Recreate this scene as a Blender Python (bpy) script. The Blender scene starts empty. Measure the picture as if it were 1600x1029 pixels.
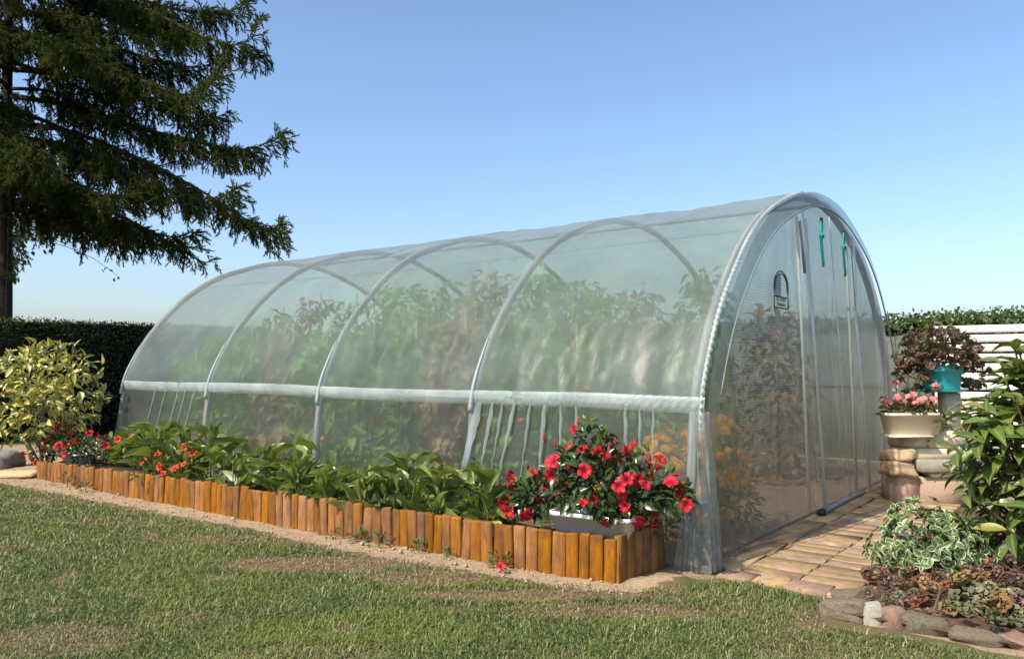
import bpy, math, random
import numpy as np
from mathutils import Vector, Matrix, Euler

random.seed(7)
rng = np.random.default_rng(11)
scene = bpy.context.scene
R = math.radians

# ------------------------------------------------------------------ camera
cam_d = bpy.data.cameras.new("camera")
cam = bpy.data.objects.new("camera", cam_d)
scene.collection.objects.link(cam)
cam.location = (0, 0, 1.4)
cam.rotation_euler = (R(90 + 2.39), 0, 0)
cam_d.sensor_width = 36
cam_d.lens = 27.77
cam_d.clip_start = 0.05
cam_d.clip_end = 3000
scene.camera = cam

# ------------------------------------------------------------------ light
SUN_DIR = Vector((-0.78, -0.63, 0)).normalized()
SUN_EL = R(46)
S = Vector((SUN_DIR.x * math.cos(SUN_EL), SUN_DIR.y * math.cos(SUN_EL), math.sin(SUN_EL)))
world = bpy.data.worlds.new("World")
scene.world = world
world.use_nodes = True
wn, wl = world.node_tree.nodes, world.node_tree.links
wn.clear()
sky = wn.new("ShaderNodeTexSky")
sky.sky_type = 'NISHITA'
sky.sun_disc = False
sky.sun_elevation = SUN_EL
sky.sun_rotation = math.atan2(SUN_DIR.x, SUN_DIR.y)
sky.air_density = 1.0
sky.dust_density = 2.0
sky.ozone_density = 4.0
bg = wn.new("ShaderNodeBackground")
bg.inputs[1].default_value = 0.15
wo = wn.new("ShaderNodeOutputWorld")
wl.new(sky.outputs[0], bg.inputs[0])
wl.new(bg.outputs[0], wo.inputs[0])
sun_d = bpy.data.lights.new("sun", 'SUN')
sun_d.energy = 3.7
sun_d.angle = R(0.53)
sun_d.color = (1.0, 0.92, 0.78)
sun = bpy.data.objects.new("sun", sun_d)
scene.collection.objects.link(sun)
sun.location = (-20, -10, 30)
sun.rotation_euler = S.to_track_quat('Z', 'Y').to_euler()
scene.view_settings.view_transform = 'Standard'
scene.view_settings.look = 'None'
scene.view_settings.gamma = 1
scene.view_settings.use_curve_mapping = False
scene.view_settings.exposure = 0.65
scene.cycles.use_denoising = True
scene.cycles.max_bounces = 10
scene.cycles.transparent_max_bounces = 32
scene.cycles.transmission_bounces = 8
scene.cycles.caustics_refractive = False
scene.cycles.caustics_reflective = False
scene.cycles.sample_clamp_indirect = 6

# ------------------------------------------------------------------ helpers
COL = scene.collection
C0 = np.array([1.2402, 5.4330, 0.0])          # near ground corner of the polytunnel
VV = np.array([0.61715, 0.78685, 0.0])        # across the tunnel, along its front
UU = np.array([-0.78685, 0.61715, 0.0])       # along the tunnel, away from the path
TROT = math.atan2(VV[1], VV[0])
def T(v, u, z=0.0):
    return C0 + VV * v + UU * u + np.array([0, 0, z])
def vu(X, Y):
    d = np.stack([np.asarray(X) - C0[0], np.asarray(Y) - C0[1]], -1)
    return d @ VV[:2], d @ UU[:2]

def nrm(a):
    a = np.asarray(a, float)
    return a / np.maximum(np.linalg.norm(a, axis=-1, keepdims=True), 1e-9)

_lat = rng.random((256, 256))
def vnoise(x, y):
    x = np.asarray(x, float); y = np.asarray(y, float)
    xi = np.floor(x).astype(int); yi = np.floor(y).astype(int)
    fx = x - xi; fy = y - yi
    fx = fx * fx * (3 - 2 * fx); fy = fy * fy * (3 - 2 * fy)
    a = _lat[xi % 256, yi % 256]; b = _lat[(xi + 1) % 256, yi % 256]
    c = _lat[xi % 256, (yi + 1) % 256]; d = _lat[(xi + 1) % 256, (yi + 1) % 256]
    return (a * (1 - fx) + b * fx) * (1 - fy) + (c * (1 - fx) + d * fx) * fy
def fbm(x, y, o=4):
    s = 0; a = .5; t = 0
    for k in range(o):
        s = s + a * vnoise(x * 2 ** k + 17.3 * k, y * 2 ** k + 5.1 * k); t += a; a *= .5
    return s / t

def build(name, V, polys, mats, parent=None, attrs=None, smooth=False, mi=None):
    """polys: list of 2-D int arrays (each of one polygon size)."""
    me = bpy.data.meshes.new(name)
    V = np.asarray(V, np.float32)
    if not isinstance(polys, (list, tuple)): polys = [polys]
    polys = [np.asarray(p, np.int32) for p in polys if len(p)]
    loops = np.concatenate([p.ravel() for p in polys])
    sizes = np.concatenate([np.full(len(p), p.shape[1], np.int32) for p in polys])
    me.vertices.add(len(V)); me.vertices.foreach_set('co', V.ravel())
    me.loops.add(len(loops)); me.loops.foreach_set('vertex_index', loops)
    me.polygons.add(len(sizes))
    st = np.concatenate([[0], np.cumsum(sizes)[:-1]]).astype(np.int32)
    me.polygons.foreach_set('loop_start', st)
    me.polygons.foreach_set('loop_total', sizes)
    if smooth: me.polygons.foreach_set('use_smooth', np.ones(len(sizes), bool))
    if mats is not None:
        for m in (mats if isinstance(mats, (list, tuple)) else [mats]): me.materials.append(m)
    if mi is not None: me.polygons.foreach_set('material_index', np.asarray(mi, np.int32))
    for k, a in (attrs or {}).items():
        at = me.attributes.new(k, 'FLOAT', 'POINT')
        at.data.foreach_set('value', np.asarray(a, np.float32).ravel())
    me.update(calc_edges=True)
    me.validate()
    return me

def link(name, me, parent=None, loc=None, rot=None, scale=None, mw=None):
    o = bpy.data.objects.new(name, me)
    COL.objects.link(o)
    if parent is not None: o.parent = parent
    if mw is not None: o.matrix_basis = mw
    if loc is not None: o.location = [float(q) for q in loc]
    if rot is not None: o.rotation_euler = rot
    if scale is not None: o.scale = scale if hasattr(scale, '__len__') else (scale,) * 3
    return o
def tag(o, label=None, cat=None, group=None, kind=None):
    if label: o['label'] = label
    if cat: o['category'] = cat
    if group: o['group'] = group
    if kind: o['kind'] = kind
    return o
def thing(name, label, cat, loc=(0, 0, 0), rotz=0, group=None):
    o = bpy.data.objects.new(name, None)
    COL.objects.link(o)
    o.empty_display_size = .1
    o.location = [float(q) for q in loc]; o.rotation_euler = (0, 0, rotz)
    return tag(o, label, cat, group)

class MB:
    def __init__(s): s.V = []; s.P = {}; s.n = 0; s.A = {}; s.MI = {}
    def add(s, V, F, mi=0, **attrs):
        V = np.asarray(V, float)
        for f in (F if isinstance(F, (list, tuple)) else [F]):
            f = np.asarray(f, int)
            if len(f):
                s.P.setdefault(f.shape[1], []).append(f + s.n)
                s.MI.setdefault(f.shape[1], []).append(np.full(len(f), mi))
        for k, a in attrs.items():
            s.A.setdefault(k, []).append((s.n, np.broadcast_to(np.asarray(a, float), (len(V),))))
        s.V.append(V); s.n += len(V)
    def mesh(s, name, mats, smooth=False):
        V = np.concatenate(s.V)
        at = {}
        for k, lst in s.A.items():
            a = np.zeros(len(V))
            for i, q in lst: a[i:i + len(q)] = q
            at[k] = a
        ks = sorted(s.P)
        return build(name, V, [np.concatenate(s.P[k]) for k in ks], mats, attrs=at, smooth=smooth,
                     mi=np.concatenate([np.concatenate(s.MI[k]) for k in ks]))

def box(x0, x1, y0, y1, z0, z1, ch=0.0, jit=0.0, r=None):
    r = r or rng
    if ch <= 0:
        V = np.array([[x0,y0,z0],[x1,y0,z0],[x1,y1,z0],[x0,y1,z0],[x0,y0,z1],[x1,y0,z1],[x1,y1,z1],[x0,y1,z1]], float)
        F = np.array([[3,2,1,0],[4,5,6,7],[0,1,5,4],[1,2,6,5],[2,3,7,6],[3,0,4,7]])
    else:
        c = ch
        V = []
        for (z, d) in ((z0, c), (z0 + c, 0), (z1 - c, 0), (z1, c)):
            V += [[x0+d,y0+d,z],[x1-d,y0+d,z],[x1-d,y1-d,z],[x0+d,y1-d,z]]
        V = np.array(V, float); F = [[3,2,1,0],[12,13,14,15]]
        for k in range(3):
            for j in range(4):
                F.append([k*4+j, k*4+(j+1)%4, k*4+4+(j+1)%4, k*4+4+j])
        F = np.array(F)
    if jit: V = V + r.normal(0, jit, V.shape)
    return V, F

def tube(P, rad, n=8, cap=True):
    P = np.asarray(P, float); m = len(P)
    rad = np.broadcast_to(np.asarray(rad, float), (m,))
    tg = np.gradient(P, axis=0); tg = nrm(tg)
    ref = np.array([0, 0, 1.0]) if abs(tg[:, 2]).mean() < .8 else np.array([1.0, 0, 0])
    a = nrm(np.cross(tg, ref)); b = np.cross(tg, a)
    th = np.arange(n) * 2 * math.pi / n
    V = P[:, None] + rad[:, None, None] * (a[:, None] * np.cos(th)[None, :, None] + b[:, None] * np.sin(th)[None, :, None])
    V = V.reshape(-1, 3)
    i = np.arange(m - 1)[:, None] * n; j = np.arange(n)[None]; j2 = (j + 1) % n
    F = np.stack([i + j, i + j2, i + n + j2, i + n + j], -1).reshape(-1, 4)
    if not cap: return V, [F]
    k = len(V)
    V = np.concatenate([V, P[:1], P[-1:]])
    t1 = np.stack([np.full(n, k), (np.arange(n) + 1) % n, np.arange(n)], -1)
    t2 = np.stack([np.full(n, k + 1), (m - 1) * n + np.arange(n), (m - 1) * n + (np.arange(n) + 1) % n], -1)
    return V, [F, np.concatenate([t1, t2])]

def grid_faces(m, n):
    i = np.arange(m - 1)[:, None] * n; j = np.arange(n - 1)[None]
    return np.stack([i + j, i + j + 1, i + n + j + 1, i + n + j], -1).reshape(-1, 4)

def lathe(prof, n=24):
    prof = np.asarray(prof, float)
    th = np.arange(n) * 2 * math.pi / n
    V = np.stack([prof[:, None, 0] * np.cos(th), prof[:, None, 0] * np.sin(th), np.broadcast_to(prof[:, None, 1], (len(prof), n))], -1).reshape(-1, 3)
    i = np.arange(len(prof) - 1)[:, None] * n; j = np.arange(n)[None]; j2 = (j + 1) % n
    return V, np.stack([i + j, i + j2, i + n + j2, i + n + j], -1).reshape(-1, 4)

def leaf(na=5, nc=2, L=1.0, W=.4, p=.8, fold=.25, bend=.3, wave=0.0, tip=1.0, lobes=0, seed=0, rnd=False):
    """Leaf blade along +Y, face +Z. returns V, F, across(0 rib..1 margin), along."""
    r = np.random.default_rng(seed)
    t = np.linspace(0, 1, na + 1)
    if rnd: w = np.sqrt(np.maximum(0, 1 - (2 * (t - .52)) ** 2)) ** .8; w[0] = .25
    else: w = np.sin(math.pi * t ** p) ** tip; w[0] = .06
    w[-1] = .03
    if lobes: w = w * (1 + .25 * np.sin(t * math.pi * 2 * lobes))
    s = np.linspace(-1, 1, 2 * nc + 1)
    x = s[None] * w[:, None] * W / 2
    z = np.abs(s)[None] ** 1.2 * w[:, None] * W * fold - bend * L * (t[:, None] ** 2)
    z = z + wave * W * np.sin(t[:, None] * 9 + r.uniform(0, 6) + s[None] * 1.5) * np.abs(s)[None] ** 2
    y = t[:, None] * L * (1 - .12 * bend * t[:, None]) + 0 * s[None]
    V = np.stack([x, y, z], -1).reshape(-1, 3)
    F = grid_faces(na + 1, 2 * nc + 1)
    ac = np.broadcast_to(np.abs(s)[None], x.shape).ravel(); al = np.broadcast_to(t[:, None], x.shape).ravel()
    return V, F, ac, al

def basis(d, n):
    y = nrm(d); z = n - (n * y).sum(-1, keepdims=True) * y
    z = nrm(z); x = np.cross(y, z)
    return np.stack([x, y, z], -1)                   # columns

def scatter(mb, proto, pos, d, n, sc, tone, **extra):
    V, F = proto[0], proto[1]
    M = basis(d, n)
    N = len(pos); k = len(V)
    sc = np.broadcast_to(np.asarray(sc, float), (N,))
    W = np.einsum('nij,kj->nki', M, V) * sc[:, None, None] + pos[:, None]
    at = dict(tone=np.repeat(tone, k))
    if len(proto) > 2:
        at['across'] = np.tile(proto[2], N); at['along'] = np.tile(proto[3], N)
    for kk, q in extra.items(): at[kk] = np.repeat(q, k)
    Fs = [(np.asarray(f)[None] + (np.arange(N) * k)[:, None, None]).reshape(-1, np.asarray(f).shape[1]) for f in (F if isinstance(F, list) else [F])]
    mb.add(W.reshape(-1, 3), Fs, **at)

def leaf_objs(parent, name, meshes, pos, d, n, sc, org):
    M = basis(d, n)
    for i in range(len(pos)):
        m = Matrix([list(map(float, M[i][k] * sc[i])) + [float(pos[i][k] - org[k])] for k in range(3)] + [[0, 0, 0, 1]])
        link(name, meshes[i % len(meshes)], parent, mw=m)

def leaf_meshes(nm, mat, k=4, **kw):
    out = []
    for i in range(k):
        q = dict(kw); q['seed'] = i
        q['bend'] = kw.get('bend', .3) * (0.5 + .9 * i / max(1, k - 1)); q['fold'] = kw.get('fold', .25) * (.7 + .25 * i)
        V, F, ac, al = leaf(**q)
        out.append(build(nm, V, F, mat, attrs=dict(across=ac, along=al, tone=np.full(len(V), i / max(1, k - 1))), smooth=True))
    return out

# ------------------------------------------------------------------ materials
class NT:
    def __init__(s, name):
        s.m = bpy.data.materials.new(name); s.m.use_nodes = True
        s.t = s.m.node_tree; s.t.nodes.clear()
        s.out = s.t.nodes.new('ShaderNodeOutputMaterial')
    def n(s, t, **kw):
        q = s.t.nodes.new('ShaderNode' + t)
        for k, v in kw.items(): setattr(q, k, v)
        return q
    def set(s, sock, v):
        if hasattr(v, 'is_output') or isinstance(v, bpy.types.NodeSocket): s.t.links.new(v, sock)
        else:
            if hasattr(sock.default_value, '__len__') and not hasattr(v, '__len__'): v = (v,) * len(sock.default_value)
            if hasattr(v, '__len__') and len(v) == 3 and len(sock.default_value) == 4: v = (*v, 1)
            sock.default_value = v
    def math(s, op, a, b=0.0, c=None, clamp=False):
        q = s.n('Math', operation=op, use_clamp=clamp)
        s.set(q.inputs[0], a); s.set(q.inputs[1], b)
        if c is not None: s.set(q.inputs[2], c)
        return q.outputs[0]
    def mix(s, f, a, b, mode='MIX'):
        q = s.n('Mix', data_type='RGBA', blend_type=mode)
        s.set(q.inputs[0], f); s.set(q.inputs[6], a); s.set(q.inputs[7], b)
        return q.outputs[2]
    def ramp(s, f, stops):
        q = s.n('ValToRGB'); e = q.color_ramp.elements
        while len(e) < len(stops): e.new(.5)
        for i, (p, c) in enumerate(stops):
            e[i].position = p; e[i].color = (*c, 1) if len(c) == 3 else c
        s.set(q.inputs[0], f); return q.outputs[0]
    def attr(s, name):
        q = s.n('Attribute', attribute_name=name); return q.outputs['Fac']
    def coord(s, kind='Object'): return s.n('TexCoord').outputs[kind]
    def rand(s): return s.n('ObjectInfo').outputs['Random']
    def noise(s, vec, scale, detail=4, rough=.55, dist=0):
        q = s.n('TexNoise'); s.set(q.inputs['Vector'], vec); q.inputs['Scale'].default_value = scale
        q.inputs['Detail'].default_value = detail; q.inputs['Roughness'].default_value = rough; q.inputs['Distortion'].default_value = dist
        return q.outputs['Fac']
    def mapping(s, vec, scale=(1, 1, 1), loc=None):
        q = s.n('Mapping'); s.set(q.inputs['Vector'], vec); q.inputs['Scale'].default_value = scale
        if loc is not None: s.set(q.inputs['Location'], loc)
        return q.outputs[0]
    def bump(s, h, st=.3, dist=.02, normal=None):
        q = s.n('Bump'); s.set(q.inputs['Height'], h); q.inputs['Strength'].default_value = st; q.inputs['Distance'].default_value = dist
        if normal is not None: s.set(q.inputs['Normal'], normal)
        return q.outputs[0]
    def bsdf(s, col, rough=.6, normal=None, spec=.5, metal=0, **kw):
        q = s.n('BsdfPrincipled'); s.set(q.inputs['Base Color'], col); s.set(q.inputs['Roughness'], rough)
        q.inputs['Specular IOR Level'].default_value = spec; q.inputs['Metallic'].default_value = metal
        if normal is not None: s.set(q.inputs['Normal'], normal)
        for k, v in kw.items(): s.set(q.inputs[k], v)
        return q.outputs[0]
    def mixs(s, f, a, b):
        q = s.n('MixShader'); s.set(q.inputs[0], f); s.t.links.new(a, q.inputs[1]); s.t.links.new(b, q.inputs[2]); return q.outputs[0]
    def done(s, sh): s.t.links.new(sh, s.out.inputs[0]); return s.m

def rough_mat(name, c1, c2, scale=8, rough=.8, bump=.4, bdist=.01, c3=None, spec=.3, rnd=.25, c3scale=2.5):
    t = NT(name); co = t.coord()
    r = t.rand()
    off = t.n('CombineXYZ'); t.set(off.inputs[0], t.math('MULTIPLY', r, 37.)); t.set(off.inputs[1], t.math('MULTIPLY', r, 91.))
    ad = t.n('VectorMath', operation='ADD'); t.set(ad.inputs[0], co); t.set(ad.inputs[1], off.outputs[0]); co = ad.outputs[0]
    f = t.noise(co, scale, 6, .6)
    col = t.ramp(f, [(.3, c1), (.7, c2)])
    if c3: col = t.mix(t.ramp(t.noise(co, c3scale, 5, .65), [(.52, (0, 0, 0)), (.62, (1, 1, 1))]), col, c3)
    hs = t.n('HueSaturation'); t.set(hs.inputs['Value'], t.math('ADD', t.math('MULTIPLY', r, rnd), 1 - rnd / 2)); t.set(hs.inputs['Color'], col)
    f2 = t.noise(co, scale * 5, 5, .7)
    nb = t.bump(t.math('ADD', f2, t.math('MULTIPLY', f, .6)), bump, bdist)
    return t.done(t.bsdf(hs.outputs[0], rough, nb, spec))

def leaf_mat(name, dark, light, trans=.3, rough=.45, edge=None, edge_at=.55, rib=None, spot=None, spec=.4, rndk=.5):
    t = NT(name)
    f = t.math('ADD', t.math('MULTIPLY', t.attr('tone'), .6), t.math('MULTIPLY', t.rand(), rndk), clamp=True)
    col = t.mix(f, dark, light)
    co = t.coord()
    ac = t.attr('across'); al = t.attr('along')
    if rib:
        col = t.mix(t.math('MULTIPLY', t.math('LESS_THAN', ac, .18), .5), col, rib)
        v = t.math('SINE', t.math('MULTIPLY', t.math('SUBTRACT', al, t.math('MULTIPLY', ac, .16)), 46.))
        col = t.mix(t.math('MULTIPLY', t.math('GREATER_THAN', v, .72), .22), col, rib)
    if edge:
        nz = t.noise(co, 3.3, 3)
        a2 = t.math('ADD', ac, t.math('MULTIPLY', t.math('SUBTRACT', nz, .5), .9))
        col = t.mix(t.math('MULTIPLY', t.math('SUBTRACT', a2, edge_at), 6., clamp=True), col, edge)
    if spot:
        geo = t.n('NewGeometry').outputs['Position']
        nz = t.noise(geo, 22, 4, .7)
        base = t.math('ADD', .72, t.math('MULTIPLY', ac, .30))
        k = t.math('MULTIPLY', t.math('SUBTRACT', t.math('ADD', t.math('MULTIPLY', nz, 1.4), t.math('MULTIPLY', t.rand(), .55)), base), 5., clamp=True)
        col = t.mix(k, col, spot)
    nb = t.bump(t.noise(co, 9, 3), .15, .01)
    d = t.bsdf(col, rough, nb, spec)
    tr = t.n('BsdfTranslucent'); t.set(tr.inputs[0], t.mix(.5, col, (.35, .45, .03), 'MIX') if not edge else col)
    return t.done(t.mixs(trans, d, tr.outputs[0]))

M = {}
M['lawn_ground'] = None
def ground_mats():
    # near ground: turf soil with bare sandy strip, driven by per-vertex masks of where the turf is worn away
    t = NT('turf_soil'); co = t.coord()
    n1 = t.noise(co, 14, 6, .65); n2 = t.noise(co, 90, 5, .7)
    turf = t.ramp(n1, [(.3, (.065, .085, .028)), (.7, (.115, .130, .048))])
    dry = t.ramp(t.noise(co, 60, 5, .7), [(.3, (.13, .085, .043)), (.7, (.26, .18, .095))])
    sand = t.ramp(t.noise(co, 30, 6, .7), [(.25, (.27, .19, .11)), (.5, (.39, .29, .175)), (.75, (.52, .41, .26))])
    sand = t.mix(t.ramp(t.noise(co, 3.5, 4), [(.45, (0, 0, 0)), (.6, (1, 1, 1))]), sand, t.mix(.5, sand, (.42, .27, .18)))
    k = t.math('ADD', t.attr('dry'), t.math('MULTIPLY', t.math('SUBTRACT', n2, .5), .5), clamp=True)
    c = t.mix(k, turf, dry)
    k2 = t.math('MULTIPLY', t.math('SUBTRACT', t.math('ADD', t.attr('soil'), t.math('MULTIPLY', t.math('SUBTRACT', n1, .5), .5)), .42), 5., clamp=True)
    c = t.mix(k2, c, sand)
    nb = t.bump(t.math('ADD', n2, t.math('MULTIPLY', n1, .8)), .7, .02)
    M['lawn_ground'] = t.done(t.bsdf(c, .95, nb, .15))
ground_mats()
M['field'] = rough_mat('field_grass', (.05, .065, .022), (.10, .105, .04), 1.2, .95, .4, .05)
M['bed_soil'] = rough_mat('dark_bed_soil', (.045, .028, .017), (.10, .066, .042), 18, .95, .9, .03)
M['inner_soil'] = rough_mat('dry_brown_soil', (.28, .175, .11), (.40, .27, .18), 9, .95, .6, .02)
M['crumb'] = rough_mat('soil_crumb', (.30, .20, .125), (.48, .35, .22), 30, .95, .5, .005)

def grass_mat():
    t = NT('grass_blade')
    tone = t.attr('tone'); dry = t.attr('dry')
    g = t.ramp(tone, [(0, (.085, .118, .034)), (.5, (.155, .195, .055)), (.85, (.25, .28, .09)), (1, (.42, .39, .20))])
    y = t.mix(t.attr('yel'), g, (.24, .27, .06))
    d = t.ramp(tone, [(0, (.19, .135, .07)), (.6, (.34, .25, .14)), (1, (.50, .40, .25))])
    c = t.mix(dry, y, d)
    a = t.bsdf(c, .55, None, .3)
    tr = t.n('BsdfTranslucent'); t.set(tr.inputs[0], c)
    return t.done(t.mixs(.3, a, tr.outputs[0]))
M['grass'] = grass_mat()

def wood_log():
    t = NT('varnished_log_wood'); r = t.rand()
    off = t.n('CombineXYZ'); t.set(off.inputs[0], t.math('MULTIPLY', r, 57.)); t.set(off.inputs[2], t.math('MULTIPLY', r, 31.))
    ad = t.n('VectorMath', operation='ADD'); t.set(ad.inputs[0], t.coord()); t.set(ad.inputs[1], off.outputs[0])
    v = t.mapping(ad.outputs[0], (1, 1, .07))
    g = t.noise(v, 85, 6, .65, .6)
    k = t.noise(t.mapping(ad.outputs[0], (1, 1, .5)), 9, 5, .6)
    c = t.ramp(g, [(.25, (.125, .047, .010)), (.5, (.27, .108, .020)), (.75, (.39, .175, .040))])
    c = t.mix(t.ramp(k, [(.45, (0, 0, 0)), (.68, (.85, .85, .85))]), c, (.10, .050, .026))
    gr = t.noise(t.mapping(ad.outputs[0], (1, 1, .16)), 22, 5, .7)
    c = t.mix(t.ramp(gr, [(.48, (0, 0, 0)), (.75, (.5, .5, .5))]), c, (.22, .12, .055))
    hs = t.n('HueSaturation'); t.set(hs.inputs['Value'], t.math('ADD', t.math('MULTIPLY', r, .50), .72)); t.set(hs.inputs['Saturation'], t.math('ADD', t.math('MULTIPLY', t.math('FRACT', t.math('MULTIPLY', r, 7.3)), .25), .90)); t.set(hs.inputs['Color'], c)
    return t.done(t.bsdf(hs.outputs[0], .68, t.bump(g, .6, .008), .25))
M['log'] = wood_log()

def film_mat(name, clear, milk, blur=.16, tint=(.86, .93, .90), grid=.0, pitch=.02, gloss=1.0, milkcol=(.78, .82, .80), back=.5):
    """Clear reinforced plastic sheet: part straight see-through, part scattering, part milky."""
    t = NT(name)
    gu, gv = t.attr('gu'), t.attr('gv')
    cv = t.n('CombineXYZ'); t.set(cv.inputs[0], gu); t.set(cv.inputs[1], gv); uvw = cv.outputs[0]
    n1 = t.noise(uvw, 2.2, 5, .6); n2 = t.noise(t.mapping(uvw, (1.6, .8, 1)), 6, 5, .65, .8)
    nb = t.bump(n2, .10, .03)
    nb = t.bump(n1, .15, .10, nb)
    tp = t.n('BsdfTransparent'); t.set(tp.inputs[0], tint)
    rf = t.n('BsdfRefraction'); t.set(rf.inputs['Color'], tint); rf.inputs['Roughness'].default_value = blur; rf.inputs['IOR'].default_value = 1.15
    see = t.mixs(clear, rf.outputs[0], tp.outputs[0])
    df = t.n('BsdfDiffuse'); t.set(df.inputs[0], milkcol); t.set(df.inputs['Normal'], nb)
    tl = t.n('BsdfTranslucent'); t.set(tl.inputs[0], milkcol)
    mk = t.mixs(back, df.outputs[0], tl.outputs[0])
    f = t.math('MULTIPLY', t.math('MAXIMUM', t.math('ADD', t.math('ADD', t.math('MULTIPLY', n1, 1.9), t.math('MULTIPLY', n2, .6)), -.25), .3), milk)
    if grid:
        a = t.math('ABSOLUTE', t.math('SUBTRACT', t.math('FRACT', t.math('MULTIPLY', gu, 1 / pitch)), .5))
        b = t.math('ABSOLUTE', t.math('SUBTRACT', t.math('FRACT', t.math('MULTIPLY', gv, 1 / pitch)), .5))
        g = t.math('MULTIPLY', t.math('MAXIMUM', t.math('GREATER_THAN', a, .42), t.math('GREATER_THAN', b, .40)), grid)
        f = t.math('ADD', f, g, clamp=True)
    sh = t.mixs(f, see, mk)
    gl = t.n('BsdfGlossy'); t.set(gl.inputs[0], (.9, .9, .9)); gl.inputs['Roughness'].default_value = .42; t.set(gl.inputs['Normal'], nb)
    ge = t.n('NewGeometry'); dt = t.n('VectorMath', operation='DOT_PRODUCT'); t.set(dt.inputs[0], ge.outputs['Incoming']); t.set(dt.inputs[1], nb)
    k = t.math('POWER', t.math('SUBTRACT', 1.0, t.math('ABSOLUTE', dt.outputs['Value']), clamp=True), 5.0)
    fr = t.math('ADD', t.math('MULTIPLY', k, .80), .05)           # Fresnel reflection, the same from both sides of a thin sheet
    sh = t.mixs(t.math('MULTIPLY', fr, gloss, clamp=True), sh, gl.outputs[0])
    return t.done(sh)
M['film'] = film_mat('clear_roof_film', .48, .20, .66, grid=.04, pitch=.025, tint=(.97, 1.0, .98), milkcol=(.76, .96, .90), gloss=.6, back=.70)
M['skirt'] = film_mat('clear_side_film', .68, .06, .58, grid=.03, pitch=.025, tint=(.96, .99, .97), gloss=.8, back=.6)
M['face'] = film_mat('reinforced_end_film', .62, .10, .60, grid=.16, pitch=.022, tint=(.98, .975, .95), gloss=.4, milkcol=(.88, .83, .73), back=.62)
M['milky'] = film_mat('folded_film', .5, .55, .6, gloss=1.3, milkcol=(.84, .89, .87))
M['band'] = film_mat('rolled_band_film', .5, .50, .6, gloss=1.2, milkcol=(.80, .89, .86))
M['fold_highlight_film'] = film_mat('rim_film', .5, .34, .4, gloss=1.2)  # milkier film for the strips that paint bright streaks on the pleats
M['steel'] = rough_mat('galvanised_tube', (.19, .18, .175), (.28, .27, .26), 40, .5, .1, .002, spec=.5)
M['clip'] = rough_mat('white_clip_strip', (.72, .74, .72), (.82, .83, .80), 40, .35, .1, .002, spec=.5)
M['seam'] = rough_mat('dark_seam_tape', (.16, .19, .20), (.24, .27, .28), 40, .6, .1, .002)
M['ink'] = rough_mat('dark_green_print', (.03, .07, .06), (.05, .10, .08), 40, .6, .05, .001)
M['ink2'] = rough_mat('blue_print', (.10, .16, .24), (.14, .21, .28), 40, .6, .05, .001)
M['rope'] = rough_mat('teal_rope_fibre', (.02, .36, .28), (.04, .50, .40), 120, .7, .5, .003)
M['black'] = rough_mat('black_rubber', (.015, .015, .015), (.03, .03, .03), 40, .7, .1, .002)
M['white_plastic'] = rough_mat('white_planter_plastic', (.72, .72, .66), (.80, .80, .75), 6, .4, .06, .003, rnd=.05)
M['cream'] = rough_mat('cream_planter_plastic', (.70, .63, .48), (.78, .71, .56), 5, .5, .1, .003, rnd=.08)
M['cream_block'] = rough_mat('cream_block', (.60, .50, .34), (.72, .62, .45), 7, .85, .35, .006, rnd=.1, c3=(.52, .38, .28))
M['turq'] = rough_mat('turquoise_pot_plastic', (.045, .36, .36), (.07, .44, .43), 8, .38, .06, .003, rnd=.03)
M['pier'] = rough_mat('pinkish_concrete_block', (.40, .27, .19), (.52, .37, .27), 26, .92, .5, .006)
M['slab'] = rough_mat('grey_stone_slab', (.27, .25, .20), (.40, .37, .29), 14, .9, .5, .008)
M['sandst'] = rough_mat('tan_sandstone', (.46, .31, .17), (.62, .45, .27), 10, .9, .5, .01)
M['post'] = rough_mat('weathered_post_stone', (.48, .40, .32), (.60, .52, .42), 20, .9, .5, .006)
M['fence'] = rough_mat('white_fence_paint', (.74, .72, .66), (.82, .80, .74), 9, .55, .12, .003, rnd=.06)
M['reed'] = rough_mat('grey_screen_boards', (.07, .08, .06), (.14, .15, .12), 20, .85, .4, .006)
M['deck'] = rough_mat('brown_deck_wood', (.16, .10, .065), (.27, .18, .12), 22, .8, .5, .006)
M['paver'] = rough_mat('yellow_brown_paver', (.27, .175, .085), (.43, .305, .15), 16, .92, .6, .006, c3=(.42, .26, .19), rnd=.3, c3scale=5)
M['paver2'] = rough_mat('pinkish_paver', (.27, .17, .115), (.40, .27, .19), 18, .92, .6, .006, c3=(.50, .40, .20), rnd=.25, c3scale=4)
M['kerb'] = rough_mat('mossy_kerb_stone', (.19, .145, .10), (.32, .25, .18), 13, .95, .9, .015, c3=(.14, .14, .07), c3scale=9)
M['kerb_white'] = rough_mat('pale_kerb_stone', (.42, .38, .30), (.62, .58, .48), 9, .95, .8, .015)
M['kerb_red'] = rough_mat('reddish_kerb_stone', (.25, .14, .10), (.34, .20, .145), 13, .95, .6, .01, c3=(.3, .27, .2), c3scale=12)
M['boulder'] = rough_mat('grey_boulder', (.20, .18, .16), (.32, .29, .26), 9, .9, .7, .015)
M['bark'] = rough_mat('spruce_bark', (.035, .026, .020), (.085, .065, .050), 14, .95, .9, .03)
M['twig'] = rough_mat('brown_twig', (.10, .065, .04), (.18, .12, .08), 30, .9, .3, .004)
M['stem'] = rough_mat('green_stem', (.05, .08, .02), (.10, .14, .04), 30, .6, .2, .003)
M['stake'] = rough_mat('pale_stake_wood', (.42, .34, .24), (.55, .46, .34), 30, .8, .3, .003)
M['tomato'] = rough_mat('ripe_tomato_skin', (.42, .06, .02), (.55, .16, .03), 6, .35, .05, .002)

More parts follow.
